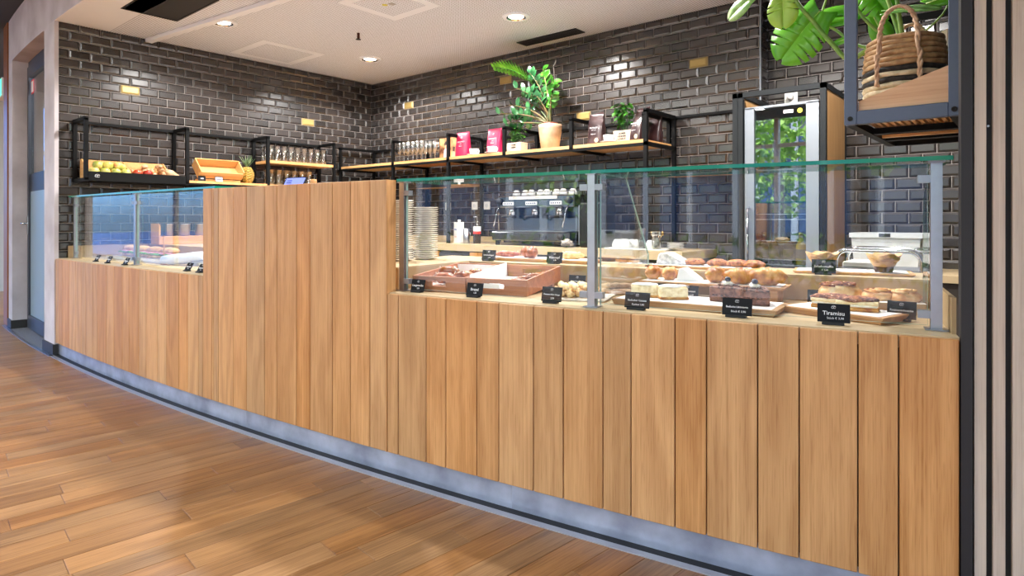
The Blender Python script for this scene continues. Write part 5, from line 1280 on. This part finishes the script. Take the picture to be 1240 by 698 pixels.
mon_leaf((-.8, 0, -.5), (.2, -1, .3), (-.86, 2.45, 1.96), .10, .07, M2('leaf_pale_tip', (100, 160, 60), (180, 210, 150), 20, rough=.3), False)
mon_leaf((.35, -.1, -.55), F, (-.475, 2.50, 1.94), .15, .12, mlf, True, 3)
mon_leaf((.35, .1, -.8), (.3, -1, .2), (-.43, 2.44, 1.79), .10, .075, mlf, False)
mon_leaf((.95, 0, -.02), (0, -.6, .8), (-.37, 2.36, 1.785), .13, .055, M2('leaf_glossy_light', (96, 160, 70), (170, 206, 140), 8, rough=.2), False)
mon_leaf((.8, 0, .2), (.1, -1, .3), (-.27, 2.40, 1.80), .10, .06, mlf, False)
mon_leaf((-.6, -.2, .3), F, (-.40, 2.38, 1.90), .14, .11, mlf, True, 3)
mon_leaf((-.9, -.2, -.25), (.2, -1, .4), (-.505, 2.42, 1.735), .055, .028, mlf, False)
obj('aerial_root', MB().tube([Vector(p)-B0 for p in ((-.485, 2.40, 1.66), (-.51, 2.39, 1.645), (-.512, 2.38, 1.60), (-.525, 2.38, 1.575))], .0035, 6), core, t)
t = thing('magazine', 'open magazine leaning behind the basket on the hanging shelf', 'magazine', (-.29, 2.66, HB+.045), R(-8)); obj('pages', MB().prism_y([(-.05, 0), (.05, 0), (.05, .335), (-.05, .30)], -.012, .012), M2('printed_pages', (196, 176, 160), (240, 232, 226), 14, rough=.5), t); obj('red_cover_patch', MB().box(-.005, .03, -.0135, -.012, .24, .32), M('red_cover', (186, 60, 38), .4), t)
t = thing('menu_board', 'black board leaning behind the magazine on the hanging shelf', 'board', (-.265, 2.72, HB+.0455), R(-4)); obj('board_panel', MB().box(-.03, .03, -.005, .005, 0, .36), black_matt, t, rot=(R(-6), R(5), 0))

# ================================================================ left display food
bread = M2('roll_crust', (186, 128, 74), (230, 190, 134), 18, .35, .62, rough=.5, bump=.2); ham = M2('ham', (206, 130, 124), (232, 176, 166), 24, rough=.4); salad = M2('salad_leaf', (70, 120, 40), (140, 180, 80), 24, rough=.5)
board('white serving tray of filled rolls behind the sandwich glass', .55, .38, .785, 1.1, .24, .020, 0, white_gloss, False, 'tray', 'serving_tray')
board('white serving tray of filled rolls beside the tall cabinet', 1.83, .42, .785, .62, .22, .020, 0, white_gloss, False, 'tray', 'serving_tray')
def roll(s, d, lab, L, a, k):
    p, rz = place(s, d, .8055); t = thing('filled_roll', lab, 'sandwich', p, rz+a, 'filled rolls in the sandwich display')
    obj('lower_half', MB().lump((0, 0, .012), (L, .045, .022), .08, k, 16, 8, 2, flat_bottom=True), bread, t)
    m = MB()
    for j in range(7): m.lump((-L*.8+L*1.6*j/6, .02*math.sin(j*2+k)-.012, .034), (.030, .04, .008), .5, j+k, 10, 5, 4)
    obj('salad_filling', m, salad, t); obj('ham_filling', MB().lump((0, -.01, .040), (L*.9, .046, .009), .3, k+3, 14, 6, 4), ham, t)
    obj('upper_half', MB().lump((0, .006, .062), (L*.97, .043, .026), .08, k+9, 16, 8, 2), bread, t)
nm = ('first', 'second', 'third', 'fourth')
for k in range(4): roll(.16+.25*k, .38, 'filled roll, %s from the concrete pillar, on the front tray' % nm[k], .10, R(10), k)
for k in range(2): roll(1.70+.22*k, .43, ('filled roll with ham beside the rolled white cloth', 'filled roll with salad next to the tall cabinet')[k], .085, R(15), k+6)
p, rz = place(1.36, .30, .785, R(24))
t = thing('rolled_cloth', 'rolled white cloth lying slanted by the glass joint', 'cloth', p, rz); obj('cloth_body', MB().tube([(-.19, 0, .036), (-.10, 0, .038), (.0, .004, .046), (.10, 0, .060), (.17, 0, .072)], [.026, .036, .038, .036, .026], 14), M('white_cloth', (238, 240, 246), .8, noise=.03, scale=30), t); obj('prop_box', MB().box(.06, .16, -.03, .03, 0, .034), M('grey_box', (176, 176, 180), .5), t)
p, rz = place(2.03, .28, .785)
t = thing('dessert_glass', 'small dessert glass with red fruit beside the tall cabinet', 'dessert', p, rz); obj('glass_bowl', MB().lathe([(.022, 0), (.03, .004), (.036, .06), (.034, .06), (.028, .006), (0, .005)], n=16, cap=False), tumbler, t); obj('red_layer', MB().lathe([(.0275, .0065), (.031, .035), (0, .035)], n=14), M('berry_red', (196, 60, 76), .4), t)
p, rz = place(1.16, .24, .785)
t = thing('stick_sign', 'dark square sign on a thin wooden stick in the sandwich display', 'sign', p, rz); obj('stick', MB().cyl((0, 0, .006), .004, .21, 8), oak_side, t); obj('base', MB().cyl((0, 0, 0), .022, .006, 14), oak_side, t); obj('sign_panel', MB().box(-.036, .036, -.006, .004, .205, .29), M('dark_brown_panel', (58, 50, 44), .5), t)
p, rz = place(-.10, .10, .785)
t = thing('standing_card', 'small beige card standing at the pillar end of the display', 'card', p, rz); obj('card', MB().box(-.03, .03, 0, .006, 0, .10), beige_side, t)

# ================================================================ ceiling fittings
warm = (1.0, .975, .945)
lens_m = M('lit_lens', (255, 246, 232), .4, emit=9.0)
def downlight(x, y, lab):
    t = thing('downlight', lab, 'ceiling light', (x, y, CH)); t['group'] = 'round downlights in the bar ceiling'
    obj('trim_ring', MB().lathe([(.062, -.004), (.078, -.012), (.105, -.010), (.112, -.002), (.112, .0)], n=28, cap=False), M('white_ring', (236, 240, 248), .3), t)
    obj('reflector', MB().lathe([(.078, -.012), (.060, -.0035)], n=28, cap=False), chrome, t)
    obj('lamp_lens', MB().lathe([(.060, -.003), (.060, -.0015)], n=28), lens_m, t)
    l = lamp('downlight_lamp', 'SPOT', (x, y, CH-.02), 128, warm, .05, (0, 0, 0), 154, .35); return t
downlight(-5.109, 2.363, 'round downlight beside the white ceiling track'); downlight(-5.146, 3.861, 'round downlight nearest the tiled corner'); downlight(-3.179, 3.806, 'round downlight beside the black linear grille')
for x, y in ((-3.18, 2.36), (-.72, 3.62), (-1.6, 2.6)): downlight(x, y, 'round downlight above the pastry display, outside the picture')
for k, (x, y) in enumerate([(x, y) for x in (-7.5, -4.6, -1.7) for y in (-.9, -2.9)]):  # unseen lamps, added to light floor and counter planks evenly
    t = thing('hall_fill_lamp', 'added unseen fill lamp in the hall ceiling behind the camera', 'ceiling light', (x, y, 3.14)); t['group'] = 'added fill lamps in the hall ceiling'
    obj('housing', MB().box(-.9, .9, -.12, .12, -.05, -.001), alu, t)
    lamp('hall_fill_light', 'AREA', (x, y, 3.08), 26, (1, .96, .90), 1.7, (0, 0, 0), size_y=.2)
t = thing('ceiling_vent', 'square black ceiling vent near the concrete front', 'vent', (-4.985, 1.90, CH))
obj('frame', MB().box(-.375, .375, -.205, -.19, -.006, -.0005).box(-.375, .375, .19, .205, -.006, -.0005).box(-.375, -.36, -.19, .19, -.006, -.0005).box(.36, .375, -.19, .19, -.006, -.0005), black_matt, t)
obj('panel', MB().box(-.36, .36, -.19, .19, -.003, -.0005), M('vent_black', (38, 36, 36), .7), t)
t = thing('linear_grille', 'narrow black linear grille close to the back wall', 'vent', (-3.31, 4.43, CH))
obj('frame', MB().box(-.325, .325, -.072, -.062, -.008, -.0005).box(-.325, .325, .062, .072, -.008, -.0005).box(-.325, -.315, -.062, .062, -.008, -.0005).box(.315, .325, -.062, .062, -.008, -.0005), black_matt, t); obj('backing', MB().box(-.315, .315, -.062, .062, -.002, -.0005), black_matt, t)
for k in range(8): obj('slat', MB().box(-.314, .314, -.055+.0145*k, -.049+.0145*k, -.007, -.002), M('slat_black', (44, 42, 42), .5), t)
t = thing('ceiling_track', 'long white track running across the bar ceiling', 'track', (-6.095, 2.152, CH-.0005), math.atan2(.206, 1.767)); obj('profile', MB().box(0, 3.6, -.03, .03, -.032, 0), plaster, t, bevel=.003); obj('shadow_gap', MB().box(0, 3.6, .0305, .040, -.012, 0), black_matt, t)
for nm_, cx_, cy_, sz, lab in (('ceiling_hatch', -5.65, 3.145, .32, 'flush square hatch close to the left tiled wall'), ('speaker_panel', -3.72, 2.97, .27, 'square ceiling speaker panel with small yellow sticker')):
    t = thing(nm_, lab, 'ceiling panel', (cx_, cy_, CH)); m = MB()
    m.box(-sz, sz, -sz, sz, -.0035, -.0005); obj('plain_border', m, plaster, t)
    obj('centre_panel', MB().box(-sz+.075, sz-.075, -sz+.075, sz-.075, -.006, -.0036), ceil_m, t)
    if nm_ == 'speaker_panel': obj('yellow_sticker', MB().lathe([(.022, 0), (.022, .001)], n=14), M('yellow_dot', (206, 190, 40), .5), t, (-.03, -.02, -.0072)); obj('grey_sensor', MB().box(.01, .05, -.02, .02, -.010, -.006), M('sensor_grey', (160, 156, 150), .5), t)
t = thing('sprinkler_head', 'small red-brown sprinkler head hanging from the ceiling', 'sprinkler', (-4.505, 3.258, CH)); obj('stem', MB().cyl((0, 0, -.05), .012, .0495, 10), M('copper_brown', (96, 56, 44), .4, metal=.6), t); obj('deflector', MB().cyl((0, 0, -.058), .022, .004, 14), black_matt, t)

# ================================================================ the glazed front behind the camera and what grows beyond it
m = MB()
for k in range(15): m.box(-13.5+1.35*k, -13.42+1.35*k, -4.60, -4.45, 0, 3.14)
m.box(-13.5, 6, -4.58, -4.47, 2.55, 2.62).box(-13.5, 6, -4.58, -4.47, 0, .08)
struct('window_1', m, M('white_window_frame', (214, 216, 220), .4))
struct('ground_outside', MB().box(-60, 40, -60, -4.62, -.12, -.06), M('grey_paving', (118, 120, 126), .8, noise=.1, scale=2))
random.seed(11)
def tree(x, y, h, r, lab):
    t = thing('street_tree', lab, 'tree', (x, y, -.06)); obj('trunk', MB().tube([(0, 0, 0), (.05, 0, h*.35), (0, .05, h*.6)], [.14, .11, .07], 8), core, t)
    m = MB()
    for k in range(1500):
        d = Vector((random.gauss(0, 1), random.gauss(0, 1), random.gauss(0, 1))).normalized()*r*random.random()**.4
        q = random.uniform(.06, .15); c = Vector((d.x, d.y, h*.66+d.z*.95)); a = [Vector((random.uniform(-1, 1), random.uniform(-1, 1), random.uniform(-1, 1))).normalized()*q for _ in range(4)]
        m.add([c+a[0], c+a[1], c-a[0]*.8+a[2]*.4, c-a[1]*.9+a[3]*.3], [(0, 1, 2, 3)])
    stuff('foliage', m, M2('street_leaf', (120, 172, 60), (176, 216, 104), 2, rough=.5), t)
for k, (x, y, h, r) in enumerate(((-14.0, -9, 5.2, 1.5), (-9.9, -10, 5.6, 1.5), (-5.4, -9.2, 4.6, 1.9), (-1.2, -10.5, 5.6, 1.6), (2.8, -9.4, 5.2, 1.5), (-18.5, -8.8, 5, 1.5))):
    tree(x, y, h, r, 'street tree outside the glazed front, seen only mirrored in the glass, '+('opposite the door', 'opposite the sandwich display', 'opposite the tall cabinet', 'opposite the pastry display', 'opposite the slatted wall', 'beyond the door')[k])
m = MB()
for k in range(1500):
    x = random.uniform(-16, 5); c = Vector((x, -7.4+random.uniform(-.3, .3), random.uniform(0, .8))); a = [Vector((random.uniform(-1, 1), random.uniform(-1, 1), random.uniform(-1, 1))).normalized()*.10 for _ in range(3)]
    m.add([c+a[0], c+a[1], c-a[0]+a[2]*.3], [(0, 1, 2)])
h = stuff('hedge', m, M2('hedge_leaf', (60, 104, 40), (104, 150, 66), 3, rough=.6)); tag(h, 'low clipped hedge outside the glazed front', 'hedge')

t = thing('street_office_building', 'blue-glazed office building across the street, seen only mirrored in the display glass', 'building', (-6, -26, -.06))
obj('core_block', MB().box(-26, 26, -8, -.3, 0, 7.2), M('office_panel', (120, 126, 138), .6), t)
og = M('blue_office_glass', (84, 110, 150), .15, noise=.15, scale=.3); wf = M('white_fin', (224, 228, 236), .5)
m = MB()
for k in range(26):
    for j in range(2): m.box(-25.6+2*k, -23.9+2*k, -.3, -.2, .5+2.9*j, 2.9+2.9*j)
stuff('glazing', m, og, t)
m = MB()
for k in range(27): m.box(-25.9+2*k, -25.65+2*k, -.3, .15, 0, 7.2)
stuff('fins', m, wf, t)
